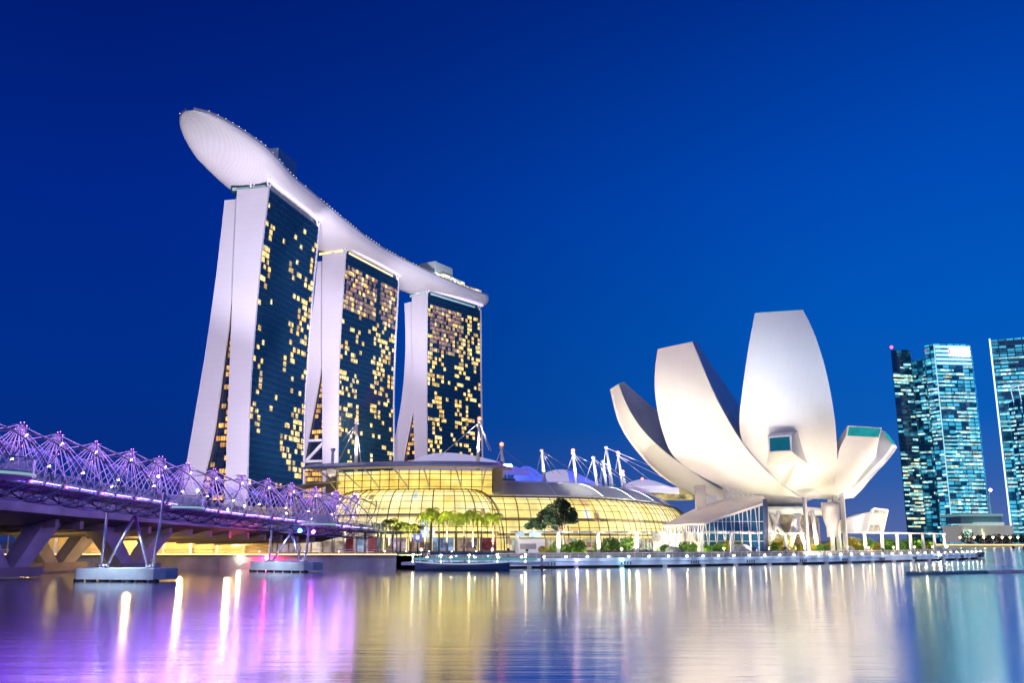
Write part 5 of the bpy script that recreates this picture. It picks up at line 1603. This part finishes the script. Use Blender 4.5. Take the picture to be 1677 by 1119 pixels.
# deck lamps
lm = MB(); lm.ball((0, 0, .26), .17, 8); lampme = bpy.data.meshes.new('lamp_lens'); lampme.from_pydata(lm.v, [], lm.f); lampme.materials.append(glow('deck_lamp_warm', (1, .80, .42), 60))
hb = MB(); hb.lathe((0, 0, 0), [(.14, 0), (.14, .12), (.22, .14), (.22, .2)], 8); houme = bpy.data.meshes.new('lamp_base'); houme.from_pydata(hb.v, [], hb.f); houme.materials.append(M['steel'])
DL = resample([p + V((0, 0, 1.76)) for p in off(PW, .9)], 43)
proto = None
for i, p in enumerate(DL):
    t = thing('deck_lamp', '%s warm deck lamp from the left along the edge of the floating walkway' % nth(i), 'lamp', p, 'deck lamps along the floating walkway')
    inst(houme, 'lamp_base', t, (0, 0, 0)); inst(lampme, 'lamp_lens', t, (0, 0, 0))
    if True:
        L_ = bpy.data.lights.new('fascia_fill_light', 'SPOT'); L_.spot_size = R(130); L_.spot_blend = .5; L_.energy = 230; L_.color = (.72, .84, 1); L_.shadow_soft_size = .2  # unseen spot added over the water to brighten the walkway fascia
        o = bpy.data.objects.new('fascia_fill_light', L_); col.objects.link(o); o.parent = t; o.location = (.4, -3.4, .8); o.rotation_euler = (R(70), 0, 0)
# pergola: two flat lattice canopies on white posts
def pergola(label, i0, i1, dist, zc_, wdt, name='pergola', skip=()):
    a = off(PW, dist)[i0:i1]; b = off(PW, dist + wdt)[i0:i1]
    t = thing('pergola', label, 'pergola', (a[len(a) // 2].x, a[len(a) // 2].y, GZ), 'flat white pergolas along the promenade')
    mb = MB()
    ra = [p + V((0, 0, zc_)) for p in a]; rb = [p + V((0, 0, zc_)) for p in b]
    mb.grid([ra, rb], sm=False); mb.grid([[p + V((0, 0, -.34)) for p in ra], ra], sm=False); mb.grid([[p + V((0, 0, -.34)) for p in ra], [p + V((0, 0, -.34)) for p in rb]], sm=False, flip=True); mb.grid([[p + V((0, 0, -.34)) for p in rb], rb], sm=False, flip=True)
    for e in (0, -1): mb.quad(ra[e], rb[e], rb[e] - V((0, 0, .34)), ra[e] - V((0, 0, .34)))
    mb.build('canopy', M['perg'], t)
    mb = MB(); 
    fa = resample(ra, 60); fb = resample(rb, 60)
    for p, q in zip(fa, fb): mb.beam(p + (p - q).normalized() * .5 + V((0, 0, -.17)), p + V((0, 0, -.17)), .12, .4)
    mb.build('fin', M['white_metal'], t, kind='stuff')
    posts = resample(ra, max(3, int(sum((u_ - v_).length for u_, v_ in zip(a, a[1:])) / 7.4)))
    for k, p in enumerate(posts[0:]):
        m_ = MB(); q = p + V((.3, 1.0, 0)); m_.box((q.x, q.y, (GZ - .3 + zc_ - .34) / 2), (.62, .62, zc_ - .34 - GZ + .3)); m_.build('post', M['white_panel'], t)
    return t
M['perg'] = mat('pergola_white', (.66, .70, .74), .5, .1, .06)
pergola('longer flat white pergola from the palms to the glass pavilion', 6, 33, 8.8, 7.0, 3.4)
pergola('shorter flat white pergola right of the white columns, ending near the walkway tip', 37, 58, 8.8, 7.3, 3.6)
# warm lights under the pergola / among the shrubs
for i, p in enumerate(resample([q + V((0, 0, 4.6)) for q in off(PW, 15)], 12)):
    L_ = bpy.data.lights.new('garden_light', 'SPOT'); L_.spot_size = R(150); L_.spot_blend = .4; L_.energy = 15000; L_.color = (1, .76, .36) if i % 3 else (.7, 1, .4); L_.shadow_soft_size = .6
    o = bpy.data.objects.new('garden_light', L_); col.objects.link(o); o.parent = WALL; o.location = p - WALL.location
for i, p in enumerate(resample([q + V((0, 0, 5.6)) for q in off(PW, 10.4)][5:], 16)):
    L_ = bpy.data.lights.new('pergola_downlight', 'SPOT'); L_.spot_size = R(150); L_.spot_blend = .4; L_.energy = 1100; L_.color = (1, .84, .6); L_.shadow_soft_size = .4
    o = bpy.data.objects.new('pergola_downlight', L_); col.objects.link(o); o.parent = WALL; o.location = p - WALL.location
for i, p in enumerate(resample([q + V((0, 0, 3.4)) for q in off(PW, 10)], 14)):
    t = thing('bollard_light', '%s small glowing bollard from the left in front of the shrubs' % nth(i), 'bollard', (p.x, p.y, GZ + .3), 'glowing bollards before the shrubs')
    mb = MB(); mb.bar((p.x, p.y, GZ), (p.x, p.y, GZ + .8), .12, 6); mb.build('stem', M['steel'], t)
    mb = MB(); mb.ball((p.x, p.y, GZ + 1.0), .2, 8); mb.build('lamp_globe', glow('bollard_glow', (1, .8, .4), 26), t)

for i, p in enumerate(resample([q + V((0, 0, GZ + .7)) for q in off(PW, 7.9)][4:58], 22)):
    t = thing('spike_light', '%s little spike light from the left, in front of the pergola posts' % nth(i), 'lamp', p, 'spike lights before the pergolas')
    mb = MB(); mb.bar(p - V((0, 0, .7)), p, .05, 5); mb.build('stake', M['dark_steel'], t)
    mb = MB(); mb.bar(p, p + V((0, .12, .2)), .1, 8); mb.build('head', M['dark_steel'], t)
    L_ = bpy.data.lights.new('spike_beam', 'SPOT'); L_.energy = 2800; L_.color = (1, .86, .62); L_.spot_size = R(100); L_.spot_blend = .7; L_.shadow_soft_size = .15
    o = bpy.data.objects.new('spike_beam', L_); col.objects.link(o); o.parent = t; o.location = (0, .2, .4); o.rotation_euler = (R(180 - 42), 0, 0)

# ================================================================ PLANTS
def palm_proto(hgt, seed, label):
    rnd = random.Random(seed)
    t = thing('palm_tree', label, 'palm', (0, 0, 0), 'palms in front of the glowing mall')
    mb = MB(); mb.tube([V((.12 * sin(k * .6), 0, hgt * k / 6)) for k in range(7)], [lerp(.30, .17, k / 6) for k in range(7)], 8); mb.build('trunk', M['palm_trunk'], t)
    mb = MB(); mb.tube([V((0, 0, hgt)), V((0, 0, hgt + .9)), V((0, 0, hgt + 1.6))], [.20, .17, .08], 7); mb.build('crownshaft', M['frond'], t)
    mb = MB()
    for k in range(16):
        az = 2 * pi * k / 16 + rnd.uniform(-.2, .2); el = rnd.uniform(.45, 1.5); ln = rnd.uniform(3.0, 3.9)
        pts = []; p = V((0, 0, hgt + 1.4)); e = el
        for q in range(9):
            pts.append(p.copy()); d = V((cos(az) * cos(e), sin(az) * cos(e), sin(e))); p = p + d * (ln / 8); e -= .34
        mb.tube(pts, .03, 4)
        sd = V((-sin(az), cos(az), 0))
        for q in range(1, 9):
            d = (pts[q] - pts[q - 1]).normalized()
            for s in (-1, 1):
                for hh in (0, .5):
                    b = pts[q - 1].lerp(pts[q], hh); w_ = .85 * sin(pi * (q + hh) / 10) + .15
                    tp = b + (sd * s * w_ + d * w_ * .55 + V((0, 0, -w_ * rnd.uniform(.2, .7))))
                    mb.quad(b - d * .07, b + d * .07, tp + d * .02, tp - d * .02)
    mb.build('crown', M['frond'], t)
    return t
M['palm_trunk'] = mat('pale_palm_trunk', (.44, .38, .30), .8, 0, .2, 3)
PP = [palm_proto(hh, s, 'x') for hh, s in ((6.2, 1), (7.6, 2), (5.6, 3))]
used = [False] * 3
# (pixel x of the trunk, pixel y of crown top, distance)
pal = [(621, 857, 214), (639, 850, 211), (657, 855, 216), (673, 858, 213), (697, 840, 214), (706, 833, 222), (719, 845, 220), (733, 838, 214), (748, 848, 220), (760, 841, 216), (775, 836, 213), (789, 846, 221), (807, 841, 215), (411, 866, 208), (425, 867, 212), (440, 866, 209), (493, 864, 211), (545, 868, 208), (16, 862, 205), (28, 866, 208), (62, 862, 200), (80, 868, 202), (98, 864, 204), (112, 868, 201), (650, 862, 224), (685, 860, 224)]
def palm_label(k, px):
    if px < 50: return 'lit palm at the left edge of the photograph, behind the slanted pier, the %s one' % ('nearer' if px < 20 else 'farther')
    if px < 130: return '%s palm from the left in the row glimpsed below the road bridge' % nth(sorted(p[0] for p in pal if 50 < p[0] < 130).index(px))
    if px < 560: return '%s palm from the left beneath the end of the spiral footbridge' % nth(sorted(p[0] for p in pal if 130 < p[0] < 560).index(px))
    return '%s palm from the left in the lit cluster before the mall' % nth(sorted(p[0] for p in pal if p[0] > 560).index(px))
for k, (px, py, Y) in enumerate(pal):
    top = at(px, py, Y); hgt = top.z - GZ
    pi_ = 1 if hgt > 9.5 else (0 if hgt > 7.6 else 2)
    if not used[pi_]: o = PP[pi_]; used[pi_] = True
    else: o = copy_tree(PP[pi_])
    o.location = (top.x, Y, GZ); base_h = (6.2, 7.6, 5.6)[pi_] + 2.6
    s = hgt / base_h; o.scale = (s * .95, s * .95, s); o.rotation_euler = (0, 0, k * 2.1)
    o['label'] = palm_label(k, px)
for p_, u_ in zip(PP, used):
    if not u_:
        for c in KIDS[p_.name]: bpy.data.objects.remove(c)
        bpy.data.objects.remove(p_)
for px, Y, e in ((630, 209, 700), (665, 209, 700), (703, 211, 900), (740, 211, 900), (780, 212, 900), (806, 212, 600), (425, 203, 600), (500, 204, 600), (555, 204, 600), (20, 198, 500), (85, 195, 800), (110, 195, 500)):
    p = at(px, 903, Y)
    t = thing('ground_uplight', 'small warm uplight at the foot of the palms, %s from the left' % nth(sorted((20, 85, 110, 425, 500, 555, 630, 665, 703, 740, 780, 806)).index(px)), 'lamp', (p.x, Y, GZ), 'warm uplights under the palms')
    mb = MB(); mb.lathe((p.x, Y, GZ), [(.18, 0), (.2, .25), (.14, .3)], 8); mb.build('housing', M['dark_steel'], t)
    mb = MB(); mb.ball((p.x, Y, GZ + .36), .13, 6); mb.build('lens', glow('uplight_lens', (1, .8, .4), 20), t)
    L_ = bpy.data.lights.new('uplight', 'SPOT'); L_.spot_size = R(75); L_.spot_blend = .7; L_.energy = e * 21; L_.color = (1, .80, .38); L_.shadow_soft_size = .15
    o = bpy.data.objects.new('uplight', L_); col.objects.link(o); o.parent = t; o.location = (0, -.4, .6); o.rotation_euler = (R(180 - 32), 0, 0)
# broad dark tree in front of the right vault
Yt = 232
tb = at(925, 903, Yt)
RT = thing('rain_tree', 'broad dark green spreading tree in front of the yellow glass vault', 'tree', (tb.x, Yt, GZ))
base = V((tb.x, Yt, GZ)); rnd = random.Random(3)
mb = MB()
fork = base + V((-.3, 0, 4.2)); mb.tube([base, base + V((-.2, 0, 2)), fork], [.34, .27, .24], 8)
clumps = [(876, 856, 1.5), (892, 846, 1.9), (908, 834, 2.0), (918, 824, 1.6), (930, 838, 1.9), (936, 852, 1.5), (905, 852, 2.2), (922, 850, 2.0), (884, 862, 1.5), (866, 862, 1.1), (914, 862, 1.6), (938, 844, 1.2), (897, 838, 1.3), (926, 828, 1.2)]
cl = []
for x, y, r in clumps:
    p = at(x, y, Yt + rnd.uniform(-3, 3)); cl.append((p, r * 1.12)); mid = fork.lerp(p, .5) + V((0, 0, .4)); mb.tube([fork, mid, p], [.17, .10, .04], 5)
mb.build('trunk', M['bark'], RT)
mb = MB()
for p, r in cl: leafball(mb, p, r, int(420 * r), .26, .66, rnd)
mb.build('crown', M['leaf'], RT)
# shrubs and hedges along the promenade
def shrub_mesh(seed, n, squash):
    rnd = random.Random(seed); mb = MB()
    for k in range(7): leafball(mb, (rnd.uniform(-1.1, 1.1), rnd.uniform(-.6, .6), rnd.uniform(.4, 1.15)), rnd.uniform(.55, .95), n, .13, squash, rnd)
    me = bpy.data.meshes.new('foliage'); me.from_pydata(mb.v, [], mb.f); return me
SH = []
for s in range(4):
    for m_ in ('shrub', 'shrub_y'):
        me = shrub_mesh(s, 150, .8); me.materials.append(M[m_]); SH.append((me, m_))
shr = []
sp = off(PW, 12.0)
x_ = 12
rnd = random.Random(8)
L_path = resample(sp, 140)
i = 20
gaps = [(36, 40), (71, 74), (104, 106)]
k = 0
while i < 134:
    if any(a <= i <= b for a, b in gaps): i += 1; continue
    yel = rnd.random() < .25
    me, m_ = rnd.choice([q for q in SH if (q[1] == 'shrub_y') == yel])
    p = L_path[i] + V((rnd.uniform(-.3, .3), rnd.uniform(0, 1.6), 0))
    s = rnd.uniform(1.1, 1.8)
    shr.append((p, s, me, yel)); i += rnd.choice((2, 2, 3))
for k, (p, s, me, yel) in enumerate(shr):
    t = thing('shrub', '%s shrub from the left along the promenade, %s' % (nth(k), 'yellow-green and lit' if yel else 'dense and green'), 'shrub', (p.x, p.y, GZ), 'shrubs along the promenade')
    o = inst(me, 'foliage', t, (0, 0, .2), rnd.uniform(0, 6), (s, s, s * rnd.uniform(.9, 1.25)))
    st_ = MB(); st_.bar((p.x, p.y, GZ), (p.x, p.y, GZ + 1.0 * s), .07, 5); st_.build('stem', M['bark'], t)
# boulders
for k, (px, s, lab) in enumerate(((1089, 1.4, 'pale grey boulder left of the museum pavilion among yellow shrubs'), (1204, 1.9, 'large grey boulder in front of the triangular glass wall'), (1370, 1.3, 'grey boulder below the shorter pergola'))):
    p = atz(px, 912, 1.9); j = min(range(60), key=lambda q: abs(proj(sp[q])[0] - px)); p = off(PW, 8.4)[j]
    rnd = random.Random(k); mb = MB()
    rows = []
    for a in range(7):
        r_ = []
        for b in range(13):
            th, ph = pi * a / 6, 2 * pi * (b % 12) / 12
            rr = s * (1 + .28 * sin(3 * ph + k) * sin(th) + .15 * cos(2 * th + ph * 2))
            r_.append(V((p.x + rr * sin(th) * cos(ph) * 1.25, p.y + rr * sin(th) * sin(ph), GZ + .35 + rr * .75 * cos(th))))
        rows.append(r_)
    mb.grid(rows, sm=True, flip=True); tag(mb.build('boulder', M['stone']), lab, 'boulder')
# white kiosk below the pergola
K = thing('kiosk', 'white kiosk booth with a small blue screen under the left part of the pergola', 'kiosk', (at(869, 900, 206).x, 206, GZ))
kx = at(869, 900, 206).x
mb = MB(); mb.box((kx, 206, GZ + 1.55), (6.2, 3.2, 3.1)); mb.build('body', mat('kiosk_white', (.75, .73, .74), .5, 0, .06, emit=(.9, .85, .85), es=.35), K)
mb = MB(); mb.box((kx, 206, GZ + 3.25), (6.8, 3.8, .25)); mb.build('roof', M['concrete'], K)
mb = MB(); mb.box((kx - .6, 204.3, GZ + 1.5), (3.6, .1, 1.2)); mb.build('shutter', mat('kiosk_shutter', (.6, .6, .62), .5, 0, .1), K)
mb = MB(); mb.box((kx + 1, 204.5, GZ + 4.2), (2.6, .3, 1.3)); mb.build('screen', glow('kiosk_screen', (.4, .85, 1), .9), K)
mb = MB(); mb.box((kx - 2, 204.5, GZ + 4.2), (1.2, .3, 1.2)); mb.build('screen', glow('kiosk_screen2', (.1, .45, .85), .9), K)
# blue sign with a white round emblem
sx = at(684, 881, 205)
SG = thing('blue_sign', 'blue rectangular sign board with a white round emblem among the palms', 'sign', (sx.x, 205, GZ))
mb = MB(); mb.bar((sx.x, 205.2, GZ), (sx.x, 205.2, sx.z + .5), .1, 6); mb.build('post', M['steel'], SG)
mb = MB(); mb.box(sx, (1.9, .15, 1.5)); bd = mb.build('board', glow('sign_blue', (.03, .06, .42), .9), SG)
mb = MB()
for k in range(20):
    a, b = 2 * pi * k / 20, 2 * pi * (k + 1) / 20
    mb.quad(sx + V((.42 * cos(a), -.09, .42 * sin(a))), sx + V((.42 * cos(b), -.09, .42 * sin(b))), sx + V((.22 * cos(b) + .05, -.09, .22 * sin(b))), sx + V((.22 * cos(a) + .05, -.09, .22 * sin(a))))
mb.add([sx + V((.02, -.09, .3)), sx + V((.30, -.09, .02)), sx + V((.02, -.09, -.26))], [(2, 1, 0)])
mb.build('emblem', glow('sign_white', (1, 1, 1), 1.0), bd, root=SG)
# blue boat set where a passing boat's light trail lay; gunwale glows for it
BT = thing('river_boat', 'long low blue river boat at the quay wall, gunwale glowing like a light trail', 'boat', (at(757, 925, 163).x, 163.5, 0))
bx = BT.location.x; hl = 8.2
rows = []
for k in range(17):
    u_ = -1 + k / 8; w_ = 1.7 * (1 - abs(u_) ** 3.2) ** .7 if abs(u_) < 1 else .03; sh_ = .35 * u_ * u_
    rows.append([V((bx + u_ * hl, 163.5 + q * w_, z)) for q, z in ((-1, 1.15 + sh_), (-.92, .5), (-.6, -.1), (0, -.3), (.6, -.1), (.92, .5), (1, 1.15 + sh_))])
mb = MB(); mb.grid(rows, sm=True); mb.build('hull', mat('boat_blue', (.05, .11, .22), .35, 0, .15), BT)
mb = MB(); mb.grid([[r[0] - V((0, 0, .1)) for r in rows], [r[-1] - V((0, 0, .1)) for r in rows]], sm=False); mb.build('deck', M['deck'], BT)
mb = MB(); mb.tube([r[0] + V((0, -.05, .02)) for r in rows], .09, 5); mb.build('gunwale', glow('boat_trail_glow', (.66, .72, 1), .55), BT)
mb = MB(); mb.tube([r[-1] + V((0, .05, .02)) for r in rows], .09, 5); mb.build('gunwale', M['white_metal'], BT)
mb = MB()
for x in (-5, -2.4, 0.2, 2.8, 5): mb.bar((bx + x, 162.4, 1), (bx + x, 162.4, 2.7), .05, 5); mb.bar((bx + x, 164.6, 1), (bx + x, 164.6, 2.7), .05, 5)
mb.build('awning_post', M['white_metal'], BT)
mb = MB(); mb.grid([[V((bx + x, 163.5 + y, 2.75 + .35 * (1 - (y / 1.5) ** 2))) for x in (-5.6, 0, 5.6)] for y in (-1.5, -.75, 0, .75, 1.5)], sm=True); mb.build('awning', mat('boat_awning', (.06, .20, .30), .6, 0, .1), BT)
mb = MB()
for x in (-4, -1, 2, 4.5): mb.ball((bx + x, 162.3, 2.5), .12, 6)
mb.build('string_light', glow('boat_teal_lights', (.2, .9, .8), 6), BT, kind='stuff')
# landing stage behind it
LS = thing('landing_stage', 'teal lit landing stage with lamps behind the blue boat', 'jetty', (bx + 3, 169, 0))
mb = MB(); mb.box((bx + 2, 169, 1.1), (26, 4.5, .5)); mb.build('deck', M['fascia'], LS)
mb = MB(); mb.box((bx + 2, 166.7, 1.9), (22, .12, .5)); mb.build('light_band', glow('teal_band', (.03, .5, .5), .35), LS)
for x in (-9, -4, 1, 6, 11):
    mb = MB(); mb.bar((bx + x, 167, 1.3), (bx + x, 167, 2.5), .06, 5); mb.ball((bx + x, 167, 2.6), .17, 8); mb.build('stage_lamp', glow('stage_lamp', (1, .85, .5), 30), LS)
for x in (-8, 0, 8, 14):
    mb = MB(); mb.bar((bx + x, 170.5, -2), (bx + x, 170.5, 2.6), .25, 8); mb.build('pile', M['concrete'], LS)
# floating barrier at the right
fa, fb = atz(1486, 942, 0), atz(1700, 938, 0)
FB = thing('floating_barrier', 'line of blue floats joined into a barrier across the water at the right', 'barrier', (fa.x, fa.y, 0))
N_ = 44
for k in range(N_):
    p = fa.lerp(fb, (k + .5) / N_); dd = (fb - fa).normalized(); ln = (fb - fa).length / N_
    mb = MB(); mb.bar(p - dd * ln * .46 + V((0, 0, .1)), p + dd * ln * .46 + V((0, 0, .1)), .34, 8); mb.build('float', mat('float_blue', (.08, .22, .34), .5) if k == 0 else (bpy.data.materials['float_blue'] if k < 26 else bpy.data.materials.get('float_white') or mat('float_white', (.6, .66, .7), .5)), FB)
p = fa.lerp(fb, .14); mb = MB(); mb.bar(p, p + V((0, 0, 1.0)), .05, 5); mb.build('lamp_post', M['steel'], FB)
mb = MB(); mb.ball(p + V((0, 0, 1.1)), .14, 8); mb.build('marker_lamp', glow('marker_lamp', (1, .8, .5), 30), FB)
# small red and white lamps added on the quay for their streaks
for px, c, lab in ((437, (1, .02, .12), 'red'), (392, (1, .86, .62), 'white')):
    q = at(px, 915, 171)
    t = thing('quay_streak_lamp', 'small %s lamp added for its water streak, left of the second bridge pier' % lab, 'lamp', (q.x, 171.2, 2))
    mb = MB(); mb.box((q.x, 171.55, 2.0), (.5, .4, .5)); mb.build('bracket', M['dark_steel'], t)
    mb = MB(); mb.ball((q.x, 171.1, 2.0), .34, 8); mb.build('lens', glow('quay_streak_lamp_' + lab, c, 600 if lab == 'red' else 60), t)
for px, c, st, lab in ((1022, (.35, .95, 1), 130, 'aqua'), (942, (.5, .4, 1), 90, 'violet'), (1535, (1, .95, .8), 150, 'brilliant white')):
    j = min(range(60), key=lambda q: abs(proj(PW[q])[0] - px)); q = off(PW, -.25)[j]
    t = thing('edge_lamp', '%s lamp fixed to the outer edge of the floating walkway' % lab, 'lamp', (q.x, q.y, 1.3))
    mb = MB(); mb.box((q.x, q.y + .2, 1.45), (.3, .35, .4)); mb.build('bracket', M['dark_steel'], t)
    mb = MB(); mb.ball((q.x, q.y - .05, 1.45), .2, 8); mb.build('lens', glow('edge_lamp_' + lab.replace(' ', '_'), c, st), t)

# ================================================================ FLOODLIGHTS (architectural lighting of the towers, deck and museum)
def flood(label, pos, aim, watt, c, ang=60, blend=.6, grp='floodlights'):
    pos, aim = V(pos), V(aim)
    t = thing('floodlight', label, 'floodlight', pos, grp)
    d = (aim - pos).normalized()
    mb = MB(); mb.bar(pos - V((0, 0, .9)), pos - V((0, 0, .1)), .08, 6); mb.build('bracket', M['dark_steel'], t)
    mb = MB(); mb.bar(pos - d * .35, pos + d * .12, .22, 10, .34); mb.build('housing', M['dark_steel'], t)
    mb = MB(); mb.bar(pos + d * .13, pos + d * .16, .30, 10); mb.build('lens', glow('flood_lens', c, 4), t)
    L_ = bpy.data.lights.new('flood_beam', 'SPOT'); L_.energy = watt; L_.color = c; L_.spot_size = R(ang); L_.spot_blend = blend; L_.shadow_soft_size = .4
    o = bpy.data.objects.new('flood_beam', L_); col.objects.link(o); o.parent = t; o.location = d * .4
    o.rotation_euler = (d).to_track_quat('-Z', 'Y').to_euler()
    return t
LIL = (.93, .80, 1.0)
T1, T2, T3 = TOWERS
g_ = 'floodlights on the mall roof'
flood('floodlight on the mall roof aimed at the nearest hotel tower', (-72, 318, 19), T1['P'](0, 14, 105), 1.3e6, LIL, 62, .5, g_)
flood('floodlight on the mall roof aimed at the middle hotel tower', (-52, 330, 19), T2['P'](0, 12, 95), 2.2e6, LIL, 34, .6, g_)
flood('floodlight on the mall roof aimed at the farthest hotel tower', (-36, 330, 19), T3['P'](0, 12, 95), 3.4e6, LIL, 28, .6, g_)
p = SKYFR[16][0]
flood('floodlight on the mall roof aimed at the overhanging tip of the sky deck', (-92, 322, 19), p + V((0, 0, 195)), 1.35e6, (.90, .84, 1), 40, .6, g_)
p = SKYFR[50][0]
flood('floodlight on the mall roof aimed at the middle of the sky deck', (-16, 334, 19), p + V((0, 0, 195)), 2.8e6, (.92, .84, 1), 36, .7, g_)
p = SKYFR[78][0]
flood('floodlight on the mall roof aimed at the far end of the sky deck', (0, 334, 19), p + V((0, 0, 195)), 3.6e6, (.92, .86, 1), 22, .7, g_)
g_ = 'floodlights around the museum'
mw = (1, .82, .64)
flood('floodlight left of the museum aimed at its lowest left petal', (MC.x - 78, 224, GZ + 1.2), (MC.x - 34, 242, 28), 1.1e5, mw, 70, .8, g_)
flood('floodlight left of the pavilion aimed at the tall left petal', (MC.x - 44, 196, GZ + 1.2), (MC.x - 16, 225, 30), 2.6e4, mw, 75, .8, g_)
flood('floodlight beside the glass wall aimed at the tall left petal top', (MC.x - 20, 192, GZ + 1.2), (MC.x - 12, 222, 38), 2.9e4, mw, 70, .8, g_)
flood('floodlight before the white columns aimed at the central petal', (MC.x - 14, 190, GZ + 1.2), (MC.x + 10, 218, 26), 0.7e4, (1, .90, .82), 80, .8, g_)
flood('floodlight right of the columns aimed at the low right petals', (MC.x + 44, 208, GZ + 1.2), (MC.x + 24, 236, 22), 4.2e4, mw, 80, .8, g_)
flood('floodlight under the museum bowl', (MC.x + 2, 214, GZ + 1), (MC.x + 6, 240, 17), 1.6e4, mw, 120, .8, g_)
flood('floodlight at the right end of the garden aimed at the rightmost low petal', (MC.x + 46, 216, GZ + 1.2), (MC.x + 32, 248, 22), 9e4, mw, 70, .8, g_)
flood('added floodlight on the corner pier aimed at the near part of the grey mall roof', (-3, 268, 27.5), (34, 296, 23), 4.5e5, (1, .95, .86), 80, .8, 'added floodlights for the mall roof')  # this flood and the next are added to brighten the grey roof band
flood('added floodlight above the left pergola aimed at the far part of the grey mall roof', (40, 226, 9), (58, 340, 23), 1.3e6, (1, .95, .86), 40, .8, 'added floodlights for the mall roof')
flood('floodlight on the paving aimed up at the left underside of the museum', (MC.x - 16, 206, GZ + .8), (MC.x - 14, 232, 22), 0.6e4, mw, 95, .8, g_)
flood('floodlight on the paving aimed up at the right underside of the museum', (MC.x + 12, 206, GZ + .8), (MC.x + 12, 232, 22), 0.6e4, mw, 95, .8, g_)
flood('floodlight before the pavilion aimed up at the underside of the left petal', (MC.x - 46, 206, GZ + .8), (MC.x - 24, 240, 18), 3.0e4, mw, 80, .8, g_)

flood('cool floodlight left of the pavilion aimed at the top of the central petal', (MC.x - 42, 190, GZ + .8), (MC.x + 10, 217, 60), 1.65e5, (.66, .80, 1), 40, 1.0, g_)
flood('cool floodlight at the right walkway end aimed at the top of the central petal', (MC.x + 48, 208, GZ + .8), (MC.x + 10, 217, 60), 1.3e5, (.66, .80, 1), 42, 1.0, g_)
flood('cool floodlight left of the pavilion aimed at the top of the tall left petal', (MC.x - 66, 200, GZ + .8), (MC.x - 24, 224, 50), 0.45e5, (.95, .86, .84), 40, 1.0, g_)
flood('floodlight at the left garden edge aimed along the underside of the lowest left petal', (MC.x - 70, 216, GZ + .8), (MC.x - 26, 242, 19), 5.0e4, mw, 75, .8, g_)
